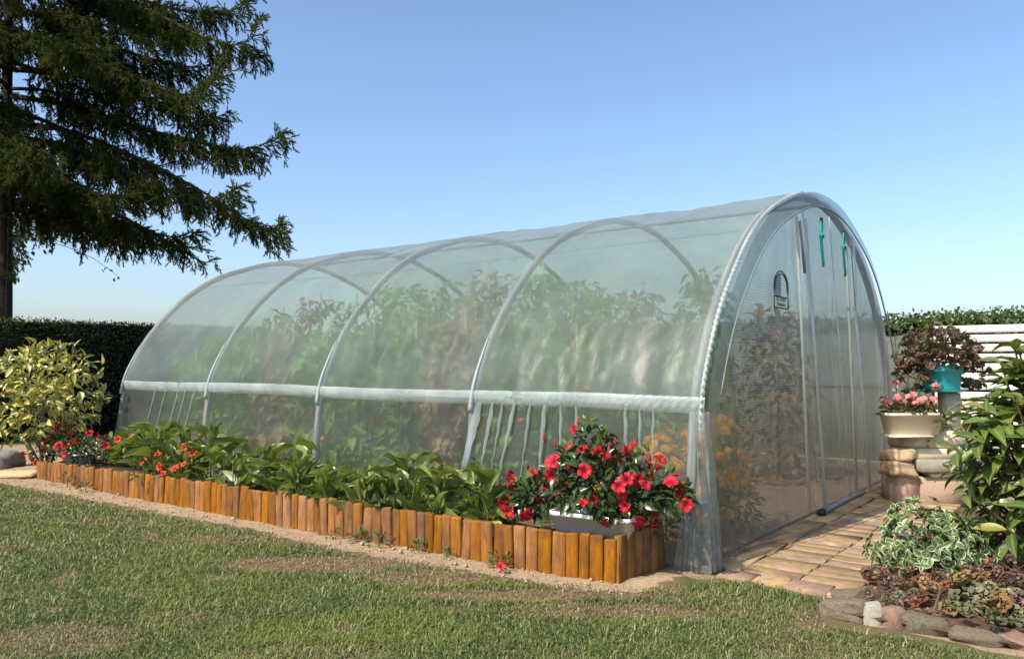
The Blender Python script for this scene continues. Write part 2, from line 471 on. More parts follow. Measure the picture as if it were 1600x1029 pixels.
M['needle'] = leaf_mat('spruce_needles', (.018, .028, .011), (.090, .100, .030), .14, .7, spec=.1)
M['brown_needle'] = leaf_mat('dead_spruce_needles', (.10, .045, .015), (.22, .11, .03), .12, .7, spec=.1)
M['vine'] = leaf_mat('climber_leaf', (.020, .035, .014), (.04, .06, .02), .25, .4)
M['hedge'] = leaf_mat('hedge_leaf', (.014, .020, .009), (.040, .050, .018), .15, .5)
M['hedge_top_lit'] = leaf_mat('sunlit_hedge_top_leaf', (.06, .075, .02), (.13, .13, .04), .2, .5)  # lighter copy of the hedge leaf, sunlight on the top put into the colour
M['ivy'] = leaf_mat('ivy_leaf', (.04, .07, .018), (.13, .16, .05), .25, .4)
M['bedleaf'] = leaf_mat('broad_bed_leaf', (.05, .085, .016), (.20, .25, .055), .28, .35, rib=(.30, .36, .13), spec=.5)
M['bedleaf_y'] = leaf_mat('yellowing_bed_leaf', (.40, .38, .07), (.55, .50, .12), .3, .4)
M['aucuba'] = leaf_mat('variegated_yellow_leaf', (.022, .050, .012), (.07, .11, .025), .18, .3, spot=(.58, .52, .14), spec=.5)
M['euon'] = leaf_mat('white_edged_leaf', (.045, .095, .032), (.13, .20, .06), .2, .35, edge=(.64, .66, .40), edge_at=.68)
M['euon_y'] = leaf_mat('cream_young_leaf', (.62, .58, .30), (.72, .68, .40), .2, .35)
M['shrub'] = leaf_mat('glossy_shrub_leaf', (.045, .085, .018), (.14, .195, .04), .25, .28, rib=(.24, .30, .08), spec=.5)
M['shrub_y'] = leaf_mat('yellowing_shrub_leaf', (.26, .27, .05), (.22, .15, .045), .25, .4)
M['mandleaf'] = leaf_mat('dark_glossy_leaf', (.014, .032, .012), (.045, .080, .022), .12, .25, rib=(.08, .12, .04), spec=.5)
M['mandnew'] = leaf_mat('fresh_glossy_leaf', (.07, .12, .025), (.13, .18, .045), .2, .3)
def petal(name, c1, c2, tr=.3, thr=None):
    t = NT(name)
    c = t.mix(t.rand(), c1, c2)
    if thr: c = t.mix(t.math('LESS_THAN', t.attr('along'), .16), c, thr)
    d = t.bsdf(c, .5, t.bump(t.noise(t.coord(), 12, 3), .2, .01), .3)
    q = t.n('BsdfTranslucent'); t.set(q.inputs[0], c)
    return t.done(t.mixs(tr, d, q.outputs[0]))
M['red'] = petal('crimson_petal', (.30, .003, .010), (.62, .02, .045), .22, (.65, .30, .05))
M['redorange'] = petal('scarlet_petal', (.62, .035, .02), (.68, .07, .03))
M['orange'] = petal('orange_petal', (.95, .36, .010), (.96, .52, .03), .4)
M['pink'] = petal('pink_petal', (.78, .26, .26), (.82, .40, .36), .3)
M['heu'] = leaf_mat('purple_brown_leaf', (.055, .028, .024), (.20, .105, .075), .2, .4, rib=(.22, .14, .10))
M['heu_g'] = leaf_mat('olive_lobed_leaf', (.08, .09, .04), (.17, .16, .075), .2, .45, rib=(.24, .23, .13))
M['heu_o'] = leaf_mat('amber_lobed_leaf', (.22, .10, .035), (.27, .19, .06), .2, .45, rib=(.36, .28, .12))
M['heu_r'] = leaf_mat('rust_lobed_leaf', (.17, .05, .03), (.27, .085, .05), .2, .45)
M['tomleaf'] = leaf_mat('tomato_leaf', (.06, .17, .022), (.24, .42, .05), .4, .5)
M['tomdry'] = leaf_mat('withered_tomato_leaf', (.20, .13, .05), (.40, .27, .13), .3, .6)
M['marleaf'] = leaf_mat('marigold_leaf', (.04, .08, .02), (.10, .15, .04), .3, .5)
M['weed'] = leaf_mat('weed_leaf', (.05, .075, .03), (.10, .13, .05), .2, .5)

# ------------------------------------------------------------------ the ground
build_me = build('ground', [[-900, -900, -.05], [900, -900, -.05], [900, 900, -.05], [-900, 900, -.05]], np.array([[0, 1, 2, 3]]), M['field'])
tag(link('ground', build_me), kind='structure')

EDGE_U = [-3.0, -1.15, -1.05, -.45, -.1, .05, .53, 1.3, 2.34, 3.5, 6.46, 12]
EDGE_V = [-.75, -.42, -.10, -.03, -.24, -.79, -.89, -1.00, -1.13, -1.13, -1.33, -1.6]
def edge_v(u): return np.interp(u, EDGE_U, EDGE_V)
def dry_mask(X, Y):
    v, u = vu(X, Y)
    d = np.zeros_like(v)
    nz = fbm(X * 1.7 + 3, Y * 1.7 + 9, 4)
    for (cx, cy, rx, ry, a) in [(-1.35, 5.58, .60, .22, .9), (-.50, 5.22, .45, .16, .8), (.75, 4.50, .62, .20, .85), (1.75, 4.15, .60, .36, .8),
                                (-2.35, 4.05, .40, .22, .7), (-2.1, 6.3, .8, .14, .6), (.25, 4.85, .8, .12, .9), (-4.6, 8.1, 1.2, .25, .5), (-1.85, 4.4, .3, .12, .45), (-2.9, 7.1, .9, .2, .4),
                                (2.2, 4.75, .3, .25, .5), (-.9, 3.85, .3, .12, .4), (1.25, 4.55, .25, .35, .4)]:
        q = ((X - cx) / rx) ** 2 + ((Y - cy) / ry) ** 2
        d = np.maximum(d, a * np.clip(1.6 - q + (nz - .5) * 3.2, 0, 1))
    d = np.maximum(d, np.clip((fbm(X * 3.1 + 40, Y * 3.1, 4) - .635) * 7, 0, .6))
    near = np.clip(1 - (edge_v(u) - v) / .16, 0, 1)
    return np.clip(np.maximum(d, near * .8 + (nz - .5) * .5 * (near > 0)), 0, 1)
def soil_mask(X, Y):
    v, u = vu(X, Y)
    q = (v - edge_v(u)) / .10 + (fbm(X * 5, Y * 5, 3) - .5) * 2.2
    return np.clip(q + .3, 0, 1)

xs = np.arange(-11, 6.5, .06); ys = np.arange(2.2, 13.5, .06)
XX, YY = np.meshgrid(xs, ys, indexing='ij')
zz = (fbm(XX * 1.2, YY * 1.2, 3) - .5) * .03 + (fbm(XX * 9, YY * 9, 3) - .5) * .035 * soil_mask(XX, YY) - .006
vv_, uu_ = vu(XX, YY)
hl = np.clip(1 - np.hypot(XX - 1.0, (YY - 5.13) * 1.6) / .30, 0, 1); zz += .05 * hl ** 2 * (3 - 2 * hl)     # the little heap of soil by the corner
inside = ((vv_ > -.02) & (vv_ < 5.7) & (uu_ > -1.15) & (uu_ < 8.3)) | ((uu_ < -.2) & (vv_ > -.1))
zz = np.where(inside, np.minimum(zz, -.012), zz)
gm = build('lawn', np.stack([XX, YY, zz], -1).reshape(-1, 3), grid_faces(len(xs), len(ys))[:, ::-1], M['lawn_ground'],
           attrs=dict(dry=dry_mask(XX, YY), soil=soil_mask(XX, YY)), smooth=True)
tag(link('lawn', gm), kind='structure')
def gz(X, Y):
    return (fbm(X * 1.2, Y * 1.2, 3) - .5) * .03 - .006

# grass blades
def grass():
    N = 1100000
    Y = 1 / rng.uniform(1 / 11.0, 1 / 3.1, N)            # density falls with distance
    X = rng.uniform(-1, 1, N) * (Y * .70 + 1.2)
    v, u = vu(X, Y)
    lim = edge_v(u) + (fbm(X * 5, Y * 5, 4) - .5) * .42
    ok = (v < lim) & (X < 2.9)
    ok &= ~((np.abs(v + .5) < .10) & (u < -1.0))
    ok &= ~((u < -1.1) & (v > -.50))
    X, Y = X[ok], Y[ok]
    dry = dry_mask(X, Y)
    keep = rng.random(len(X)) > dry * .5
    cl = fbm(X * 7, Y * 7, 3); keep &= rng.random(len(X)) < .35 + cl * 1.1
    keep &= rng.random(len(X)) < .60
    X, Y, dry = X[keep], Y[keep], dry[keep]
    N = len(X)
    dry = np.where(rng.random(N) < dry * 1.05, np.clip(dry + .3, 0, 1), dry * .15)
    yel = np.clip((fbm(X * 1.6 + 70, Y * 1.6 + 13, 4) - .55) * 5, 0, .7) * (rng.random(N) < .6)
    yel = np.maximum(yel, .7 * np.clip(1.3 - ((X + .85) / .75) ** 2 - ((Y - 4.15) / .30) ** 2, 0, 1))
    tone = np.clip(rng.normal(.42, .26, N), 0, .95); tone[rng.random(N) < .10] = 1
    big = fbm(X * .9, Y * .9, 3)
    tone = np.clip(tone + (big - .5) * .22, 0, 1)
    L = rng.uniform(.014, .033, N) * np.where(rng.random(N) < .05, 1.7, 1.0) * (1 - .45 * dry) * (1 + (cl[keep] if len(cl) == len(keep) else .5) * .4)
    w = rng.uniform(.0018, .0036, N) * (1 + np.clip(Y - 5, 0, 5) * .22)
    th = rng.uniform(0, 2 * math.pi, N); lean = rng.uniform(.2, 1.5, N) + dry * .5
    dx, dy = np.cos(th), np.sin(th)
    b = np.stack([X, Y, gz(X, Y) - .004], -1)
    side = np.stack([-dy, dx, 0 * dx], -1) * w[:, None]
    h1 = b + np.stack([dx * lean * .35 * L, dy * lean * .35 * L, L * .62], -1)
    h2 = b + np.stack([dx * lean * 1.0 * L, dy * lean * 1.0 * L, L * (1.05 - .25 * lean)], -1)
    V = np.stack([b - side, b + side, h1 + side * .8, h1 - side * .8, h2], 1).reshape(-1, 3)
    k = np.arange(N)[:, None] * 5
    Q = k + np.array([[0, 1, 2, 3]]); Tt = k + np.array([[3, 2, 4]])
    me = build('lawn_grass', V, [Tt, Q], M['grass'], attrs=dict(tone=np.repeat(tone, 5), dry=np.repeat(dry, 5), yel=np.repeat(yel, 5)))
    tag(link('lawn_grass', me), 'short green lawn with straw brown patches in front of the log edging', 'grass', kind='stuff')
    print('blades', N)
grass()

# crumbs on the bare strip
def crumbs():
    mb = MB()
    N = 4200
    u = rng.uniform(-.3, 8.8, N); v = edge_v(u) + rng.uniform(-.05, .52, N)
    P = C0 + VV * v[:, None] + UU * u[:, None]
    ve = np.interp(u, [-1, .25, 1.02, 2.19, 4.0, 5.5, 7.95, 9], [-.55, -.62, -.73, -.77, -.91, -.94, -1.0, -1.0])
    ok = (v < ve - .01) | (u < 0.05)
    ok &= ~((u < 0.1) & (v > -.12))
    P = P[ok]; N = len(P)
    s = rng.gamma(1.3, .0026, N) + .002
    base = nrm(np.array([[1,0,0],[-1,0,0],[0,1,0],[0,-1,0],[0,0,1],[0,0,-1]], float))
    F = np.array([[0,2,4],[2,1,4],[1,3,4],[3,0,4],[2,0,5],[1,2,5],[3,1,5],[0,3,5]])
    V = base[None] * s[:, None, None] * rng.uniform(.6, 1.3, (N, 6, 1)) * np.array([1, 1, .7]) + (P + np.array([0, 0, .004]))[:, None]
    me = build('soil_crumbs', V.reshape(-1, 3), (F[None] + (np.arange(N) * 6)[:, None, None]).reshape(-1, 3), M['crumb'])
    tag(link('soil_crumbs', me), 'dry sandy soil crumbs on the bare strip along the log edging', 'soil', kind='stuff')
crumbs()

# raised bed soil inside the edging and soil inside the tunnel
EDG = np.array([(-.98, 8.15), (-.96, 7.3), (-.92, 5.5), (-.89, 4.0), (-.80, 2.8), (-.75, 2.19), (-.71, 1.02), (-.60, .25)])
def bed():
    pts = [(a + .04, b) for a, b in EDG]
    n = 40
    uu = np.linspace(.30, 8.3, n); vo = np.interp(uu, EDG[::-1, 1], EDG[::-1, 0]) + .035
    rows = []
    for k, f in enumerate(np.linspace(0, 1, 9)):
        vs = vo * (1 - f) + (-.02) * f
        z = .13 + .03 * math.sin(math.pi * f) + (fbm(uu * 5, vs * 5 + k, 3) - .5) * .06
        rows.append(np.stack([C0[0] + VV[0] * vs + UU[0] * uu, C0[1] + VV[1] * vs + UU[1] * uu, z], -1))
    V = np.array(rows).reshape(-1, 3)
    tag(link('bed_soil', build('bed_soil', V, grid_faces(9, n)[:, ::-1], M['bed_soil'], smooth=True)), kind='structure')
    a, b = 30, 40
    vs, us = np.meshgrid(np.linspace(-.03, 5.70, a), np.linspace(-.0, 8.28, b), indexing='ij')
    z = .012 + (fbm(vs * 4, us * 4, 4) - .4) * .05 * np.clip(us * 3, 0, 1)
    P = C0 + VV * vs[..., None] + UU * us[..., None]; P[..., 2] = z
    tag(link('tunnel_soil', build('tunnel_soil', P.reshape(-1, 3), grid_faces(a, b), M['inner_soil'], smooth=True)), kind='structure')
    # planting bed soil to the right of the path
    a, b = 36, 40
    vs, us = np.meshgrid(np.linspace(-.46, 3.4, a), np.linspace(-1.02, -3.4, b), indexing='ij')
    z = .05 + (fbm(vs * 5 + 8, us * 5, 4) - .5) * .09
    z = np.where(us > -1.08, .0, z); z = np.where(vs < -.40, .03, z)
    P = C0 + VV * vs[..., None] + UU * us[..., None]; P[..., 2] = z
    tag(link('side_bed_soil', build('side_bed_soil', P.reshape(-1, 3), grid_faces(a, b)[:, ::-1], rough_mat('reddish_bed_soil', (.11, .06, .04), (.27, .165, .11), 22, .95, .9, .04), smooth=True)), kind='structure')
bed()

# ------------------------------------------------------------------ path of pavers
path_root = tag(link('path', build('path', *[q if i == 0 else q for i, q in enumerate(box(0, 3.9, -1.16, -.06, -.05, -.004))], rough_mat('path_joint_soil', (.13, .085, .05), (.22, .15, .09), 25, .95, .6, .01)), loc=C0, rot=(0, 0, TROT)), kind='structure')
def paver(x0, x1, y0, y1, m, h=.012, tilt=.003):
    V, F = box(-(x1 - x0) / 2, (x1 - x0) / 2, -(y1 - y0) / 2, (y1 - y0) / 2, -.04, h, .004, .0022)
    o = link('paver', build('paver', V, F, M[m]), path_root, loc=((x0 + x1) / 2, (y0 + y1) / 2, random.uniform(0, .008)), rot=(random.gauss(0, tilt), random.gauss(0, tilt), random.gauss(0, .012)))
x = .13
while x < 3.85:                                  # border slabs along the tunnel
    w = random.uniform(.42, .62); paver(x, min(x + w - .006, 3.9), -.275, -.075, 'paver', .022, .004); x += w
x = .125; k = 0
while x < 3.75:
    w = random.uniform(.145, .175)
    g = .005
    paver(x, x + w - g, -.655, -.290, 'paver' if random.random() < .8 else 'paver2')
    paver(x + .01, x + w - g + .01, -1.03, -.668, 'paver2' if random.random() < .65 else 'paver'); x += w
y = -.20
while y > -1.02:
    w = random.uniform(.20, .26); paver(-.085, .112, y - w + .007, y, 'paver2' if random.random() < .7 else 'paver', .010); y -= w

# ------------------------------------------------------------------ the polytunnel
tun = thing('polytunnel', 'large arched polytunnel greenhouse of clear plastic film over steel hoops', 'greenhouse', C0, TROT)
prof_d = [-2.84, -2.81, -2.75, -2.64, -2.45, -2.20, -1.85, -1.40, -.80, -.40, 0, .40, .80, 1.40, 1.85, 2.20, 2.45, 2.64, 2.75, 2.81, 2.84]
prof_z = [0, .60, 1.10, 1.40, 1.73, 2.03, 2.36, 2.64, 2.86, 2.95, 2.975, 2.95, 2.86, 2.64, 2.36, 2.03, 1.73, 1.40, 1.10, .60, 0]
def spline(P, n):
    P = np.asarray(P, float); Q = np.concatenate([[2 * P[0] - P[1]], P, [2 * P[-1] - P[-2]]]); out = []
    for i in range(len(P) - 1):
        a, b, c, d = Q[i:i + 4]
        for t in np.linspace(0, 1, n, endpoint=False):
            out.append(.5 * ((2 * b) + (-a + c) * t + (2 * a - 5 * b + 4 * c - d) * t * t + (-a + 3 * b - 3 * c + d) * t ** 3))
    out.append(P[-1]); out = np.array(out)
    s = np.concatenate([[0], np.cumsum(np.linalg.norm(np.diff(out, axis=0), axis=1))])
    return out, s
PR, PS = spline(np.stack([np.array(prof_d) + 2.84, prof_z], -1), 8)
def prof(s): return np.stack([np.interp(s, PS, PR[:, 0]), np.interp(s, PS, PR[:, 1])], -1)
STOT = PS[-1]
s_sh = PS[np.argmax(PR[:, 1] >= 1.10)]
def pnorm(s):
    a = prof(np.clip(s - .02, 0, STOT)); b = prof(np.clip(s + .02, 0, STOT)); t = nrm(b - a)
    return np.stack([-t[..., 1], t[..., 0]], -1)      # outward (left of travel direction)
LEN = 8.2; HOOPS = [0, 2.05, 4.10, 6.15, 8.2]
ss = np.linspace(0, STOT, 70)
pp = prof(ss)
for hu in HOOPS:
    V, F = tube(np.stack([pp[:, 0], np.full(70, hu + (.03 if hu == 0 else 0)), pp[:, 1] - 0], -1), .035, 10)
    link('hoop', build('hoop', V, F, M['steel'], smooth=True), tun)
# ridge tube, side tubes, thin wires
for (dd, zz_, rr) in [(2.84, 2.935, .017), (1.25, 2.49, .004)]:
    V, F = tube([[dd, 0.02, zz_], [dd, 4.1, zz_ - (.05 if rr < .01 else 0)], [dd, 8.18, zz_]], rr, 6)
    link('purlin', build('purlin', V, F, M['steel'], smooth=True), tun)
# roof film
ns, nu = 170, 300
sg = np.linspace(s_sh, STOT - s_sh, ns); ug = np.linspace(-.03, LEN + .03, nu)
SG, UG = np.meshgrid(sg, ug, indexing='ij')
fr = (UG % 2.05) / 2.05
sag = -.018 * np.sin(math.pi * fr) ** 2 * np.sin(math.pi * np.clip((SG - s_sh) / (STOT - 2 * s_sh), 0, 1)) ** .5
wr = (fbm(SG * 1.2 + UG * .8, UG * 2.2 - SG * .7, 4) - .5) * .03 * np.sin(math.pi * np.clip(fr, 0, 1)) + (fbm(UG * 7, SG * 1.3, 3) - .5) * .014
rdg = (1 - np.abs(2 * fbm(SG * .9 + UG * 1.3 + 5, UG * 3.2 - SG * 1.1, 3) - 1)) ** 9 * .009 + (1 - np.abs(2 * fbm(SG * 1.6 - UG * .9, UG * 4.5 + SG * .8 + 11, 2) - 1)) ** 12 * .007
wr = wr + rdg * np.sin(math.pi * np.clip(fr, 0, 1)) ** .5
off = .034 + np.maximum(sag + wr, -.09)
PN = pnorm(SG); PP = prof(SG)
V = np.stack([PP[..., 0] + PN[..., 0] * off, UG, PP[..., 1] + PN[..., 1] * off], -1).reshape(-1, 3)
link('roof_film', build('roof_film', V, grid_faces(ns, nu)[:, ::-1], M['film'], attrs=dict(gu=UG, gv=SG), smooth=True), tun)
# side skirts: near one with pleats, far one plain
PLEATS = [(1.93, .05, .04, -.20), (1.80, .025, .024, -.12), (1.70, .018, .02, -.10), (1.57, .022, .028, -.16), (1.42, .016, .02, -.05), (1.27, .024, .034, .0), (1.12, .016, .022, .06), (.98, .016, .022, .08),
          (.55, .018, .024, .08), (.43, .014, .022, .06), (.32, .014, .022, .03), (3.9, .014, .02, -.05), (2.9, .010, .014, 0), (6.4, .012, .016, -.2), (6.75, .014, .02, -.22), (7.05, .012, .016, -.2), (7.3, .012, .016, -.2), (6.6, .01, .012, -.2), (5.2, .01, .016, -.1)]
def skirt(side):
    nz_, nu_ = 26, 520
    zg = np.linspace(.0, 1.10, nz_); ug = np.linspace(-.03, LEN + .03, nu_)
    ZG, UG = np.meshgrid(zg, ug, indexing='ij')
    xb = np.interp(ZG, [0, .6, 1.1], [0, .03, .09])
    o = .034 + .05 * (1 - ZG / 1.1) ** 2 + (fbm(UG * 1.5, ZG * .9 + 4, 3) - .5) * .035 + (fbm(UG * 14, ZG * 1.2, 2) - .5) * .006
    h = 1.1 - ZG
    for (pu, wd, am, lean) in PLEATS:
        c = pu - lean * h
        o = o + am * np.exp(-((UG - c) / (wd * (.55 + .8 * h))) ** 2) * np.clip(1.15 - h * .9, .1, 1)
    X = xb - o if side < 0 else 5.68 - xb + o
    V = np.stack([X, UG, ZG], -1).reshape(-1, 3)
    F = grid_faces(nz_, nu_)
    link('side_film', build('side_film', V, F if side > 0 else F[:, ::-1], M['skirt'], attrs=dict(gu=UG, gv=ZG), smooth=True), tun)
skirt(-1); skirt(1)
# shoulder bands (film rolled round the side rail)
for side in (-1, 1):
    nb_, nu_ = 9, 420
    a = np.linspace(-1.35, 1.35, nb_); ug = np.linspace(-.06, LEN + .04, nu_)
    A, UG = np.meshgrid(a, ug, indexing='ij')
    tw = np.clip(1 - UG / 2.3, 0, 1)
    rr = .010 + .006 * np.sin((UG * 1.0 + A * .05) * 88 + 5 * fbm(UG * 3, A * 0, 2)) * tw + .006 * (fbm(UG * 6, A * 1.5, 3) - .5)
    zc = 1.105 + .008 * np.sin(UG * 1.5) + .006 * (fbm(UG * 4, UG * 0, 2) - .5)
    X = .078 - np.cos(A) * (rr + .012) - .006 - .016 * (A > 9)
    Z = zc + np.sin(A) * .060
    if side > 0: X = 5.68 - X
    V = np.stack([X, UG, Z], -1).reshape(-1, 3)
    link('shoulder_band', build('shoulder_band', V, grid_faces(nb_, nu_)[:, ::(1 if side > 0 else -1)], M['band'], attrs=dict(gu=UG, gv=A * .05), smooth=True), tun)
    V, F = tube([[.10 if side < 0 else 5.58, 0, 1.10], [.10 if side < 0 else 5.58, 8.2, 1.10]], .02, 8)
    link('side_rail', build('side_rail', V, F, M['steel'], smooth=True), tun)
# end films
def topz(s):
    k = len(PR) // 2
    return np.where(s <= 2.84, np.interp(s, PR[:k + 1, 0], PR[:k + 1, 1]), np.interp(5.68 - s, PR[:k + 1, 0], PR[:k + 1, 1]))
def endfilm(y0, out, mat, nm):
    n1, n2 = 150, 60
    sg = 2.84 - 2.84 * np.cos(np.linspace(0.0, math.pi, n1))
    sg = np.clip(sg, .004, 5.676)
    tz = topz(sg)
    Sg = np.repeat(sg[:, None], n2, 1); Zg = tz[:, None] * np.linspace(0, 1, n2)[None]
    o = .012 + (fbm(Sg * 1.1, Zg * .8 + 3, 4) - .5) * .07 + (fbm(Sg * 6, Zg * .9, 3) - .5) * .022
    for (c, wd, am) in [(2.30, .05, .05), (3.12, .03, .03), (3.9, .05, .05), (.30, .05, .03), (.52, .05, .025), (2.05, .04, .02), (4.6, .2, .03), (5.1, .1, .03)]:
        o = o + am * np.exp(-((Sg - c + (.10 * (Zg - 1.3))) / wd) ** 2)
    edge = np.clip((tz[:, None] - Zg) / .15, 0, 1) * np.clip(np.minimum(Sg, 5.68 - Sg) / .15, 0, 1)
    o = .034 + (o) * edge + .06 * np.clip(1 - Zg / .5, 0, 1) ** 2 * edge
    V = np.stack([Sg, y0 + out * o, Zg], -1).reshape(-1, 3)
    F = grid_faces(n1, n2)
    return link(nm, build(nm, V, F, mat, attrs=dict(gu=Sg, gv=Zg), smooth=True), tun)
front = endfilm(0, -1, M['face'], 'front_film')
back = endfilm(LEN, 1, M['skirt'], 'back_film')
# rim of film lapped over the front, its seam, and the white clip strip on the hoop
def rim(inner, y, mat, nm, s0=.02, s1=None):
    n = 110
    s = np.linspace(s0, STOT - s0, n)
    P = prof(s); N = pnorm(s)
    k = np.linspace(.034, -inner, 4)
    V = np.stack([np.stack([P[:, 0] + N[:, 0] * q, np.full(n, y - .006 * i), np.maximum(P[:, 1] + N[:, 1] * q, .002)], -1) for i, q in enumerate(k)], 0)
    gu_ = np.repeat(s[None], 4, 0); gv_ = np.repeat(k[:, None], n, 1)
    return link(nm, build(nm, V.reshape(-1, 3), grid_faces(4, n), mat, attrs=dict(gu=gu_, gv=gv_), smooth=True), tun)
rim(.10, -.085, film_mat('lapped_rim_film', .6, .14, .5, gloss=.6, back=.6), 'rim_film')
s = np.linspace(s_sh + .1, STOT - s_sh - .1, 90); P = prof(s); N = pnorm(s)
V, F = tube(np.stack([P[:, 0] - N[:, 0] * .105, np.full(90, -.112), P[:, 1] - N[:, 1] * .105], -1), .007, 6)
link('rim_seam', build('rim_seam', V, F, M['seam'], smooth=True), tun)
s = np.linspace(.9, STOT * .44, 260); P = prof(s); N = pnorm(s)
rr = .017 + .004 * np.sin(s * 120 + 6 * fbm(s * 3, s * 0, 2)) + .006 * (fbm(s * 5, s * 0 + 3, 3) - .5)
V, F = tube(np.stack([P[:, 0] + N[:, 0] * .036, np.full(260, -.035) + .004 * np.sin(s * 120), P[:, 1] + N[:, 1] * .036], -1), rr, 8)
link('clip_strip', build('clip_strip', V, F, M['milky'], attrs=dict(gu=np.concatenate([np.repeat(s, 8), [0, 0]]), gv=np.zeros(len(V))), smooth=True), tun)
# short sleeves where the film is strapped to each hoop at the shoulder
for hu in HOOPS[1:]:
    s = np.linspace(s_sh - .12, s_sh + .55, 20); P = prof(s); N = pnorm(s)
    V, F = tube(np.stack([P[:, 0] + N[:, 0] * .042, np.full(20, hu), P[:, 1] + N[:, 1] * .042], -1), np.linspace(.022, .006, 20), 8)
    link('hoop_sleeve', build('hoop_sleeve', V, F, M['milky'], attrs=dict(gu=np.zeros(len(V)), gv=np.zeros(len(V))), smooth=True), tun)
# milky strips on the gathered film, painting the bright streaks along its pleats
for (pu, wd, am, lean) in PLEATS:
    if pu > 2.1 and not 6.3 < pu < 7.4: continue
    n = 14; ln = min(1.0, .30 + am * 16); zf = np.linspace(1.07, 1.07 - ln, n); h = 1.1 - zf
    wv = (wd * (.95 if pu < 2.1 else .4)) * np.interp(np.arange(n), [0, 2, n - 1], [.5, 1, .12])
    c = pu - lean * h; xo = np.interp(zf, [0, .6, 1.1], [0, .03, .09]) - (.034 + .05 * (1 - zf / 1.1) ** 2) - am * .9 - .012
    rows = []
    for k in np.linspace(-1, 1, 5): rows.append(np.stack([xo + .012 * abs(k), c + k * wv + .004 * np.sin(zf * 40 + pu * 9), zf], -1))
    V = np.array(rows).reshape(-1, 3)
    link('fold_highlight', build('fold_highlight', V, grid_faces(5, n), M['fold_highlight_film'], attrs=dict(gu=V[:, 1], gv=V[:, 2]), smooth=True), tun)
# bunched corner flap of spare film
def flap():
    na, nz_ = 70, 30
    a = np.linspace(0, 1, na); z = np.linspace(1.06, .0, nz_)
    A, Z = np.meshgrid(a, z, indexing='ij')
    h = 1 - Z / 1.06
    W1 = .06 + .16 * h ** 1.5; W2 = .05 + .11 * h ** 1.5
    x = np.where(A < .5, -.05 - .04 * h, -.05 - .04 * h + (A - .5) * 2 * (W2 + .05))
    y = np.where(A < .5, -.06 - .05 * h + (.5 - A) * 2 * W1, -.10 - .05 * h)
    pl = (np.sin(A * 34 + Z * 2 + fbm(A * 4, Z * 2, 3) * 7) * .012 + (fbm(A * 9, Z * 4, 3) - .5) * .03) * (.4 + h)
    x = x - pl * np.where(A < .55, 1, .3); y = y - pl * np.where(A > .45, 1, .3)
    V = np.stack([x, y, Z + .005], -1).reshape(-1, 3)
    link('corner_flap', build('corner_flap', V, grid_faces(na, nz_), film_mat('bunched_corner_film', .62, .26, .2, gloss=1.4), attrs=dict(gu=A * .5, gv=Z), smooth=True), tun)
flap()
# door posts and flap seams on the front
def post(p0, p1, r, m, nm, y0=-.02, y1=-.02):
    V, F = tube([[p0[0], y0, p0[1]], [(p0[0] + p1[0]) / 2 + .01, (y0 + y1) / 2, (p0[1] + p1[1]) / 2], [p1[0], y1, p1[1]]], r, 8)
    link(nm, build(nm, V, F, M[m], attrs=dict(gu=np.zeros(len(V)), gv=V[:, 2]), smooth=True), tun)
post((2.14, 2.72), (2.38, .03), .015, 'clip', 'door_post')
post((3.70, 2.62), (3.94, .03), .015, 'clip', 'door_post')
post((2.18, 2.70), (2.43, .03), .013, 'milky', 'flap_edge', -.085, -.15)
post((3.76, 2.0), (3.98, .05), .015, 'milky', 'flap_edge', -.085, -.15)
post((2.90, 2.82), (3.32, .05), .0065, 'milky', 'flap_edge', -.085, -.13)
post((3.66, 2.60), (3.84, 1.5), .006, 'seam', 'flap_seam', -.085, -.09)
post((2.05, 2.66), (2.14, 2.2), .012, 'seam', 'flap_seam', -.075, -.085)
# printed arch label on the front film
def logo():
    y = -.105; cx, z0, w, h = 1.47, 1.845, .165, .235
    mb = MB()
    def outline(wd, hz0, hh, th):
        th_ = np.linspace(0, math.pi, 20)
        pts = [[cx - wd, hz0]] + [[cx - wd * math.cos(t), hz0 + hh * .45 + hh * .55 * math.sin(t)] for t in th_] + [[cx + wd, hz0]]
        V, F = tube([[q[0], y, q[1]] for q in pts], th, 5); mb.add(V, F)
    outline(.165, 1.90, .255, .006); outline(.14, 1.94, .195, .005)
    for z in (1.94, 1.848):
        V, F = tube([[cx - .165, y, z], [cx + .165, y, z]], .006, 5); mb.add(V, F)
    for sx in (-1, 1):
        V, F = tube([[cx + sx * .165, y, 1.848], [cx + sx * .165, y, 1.93]], .005, 5); mb.add(V, F)
    o = link('printed_label', mb.mesh('printed_label', M['ink']), tun)
    o['label'] = 'dark printed arch emblem with small lettering'
    mb = MB()
    zz2 = np.linspace(1.95, 2.115, 9)
    for z in zz2:
        half = .135 * math.sqrt(max(0, 1 - max(0, (z - 2.0) / .14) ** 2))
        mb.add(*box(cx - half, cx - .005, y - .002, y + .002, z - .0075, z + .0075))
    link('emblem_bars', mb.mesh('emblem_bars', M['ink2']), o)
    for txt, z, sz in (('LES SERRES', 1.906, .05), ('TONNEAU', 1.864, .04)):
        cu = bpy.data.curves.new('lettering', 'FONT'); cu.body = txt; cu.size = sz; cu.align_x = 'CENTER'; cu.extrude = .001
        tmp = bpy.data.objects.new('tmp', cu); COL.objects.link(tmp)
        me = bpy.data.meshes.new_from_object(tmp.evaluated_get(bpy.context.evaluated_depsgraph_get()))
        bpy.data.objects.remove(tmp); me.materials.clear(); me.materials.append(M['ink'])
        link('lettering', me, o, loc=(cx, y, z), rot=(R(90), 0, 0))
logo()
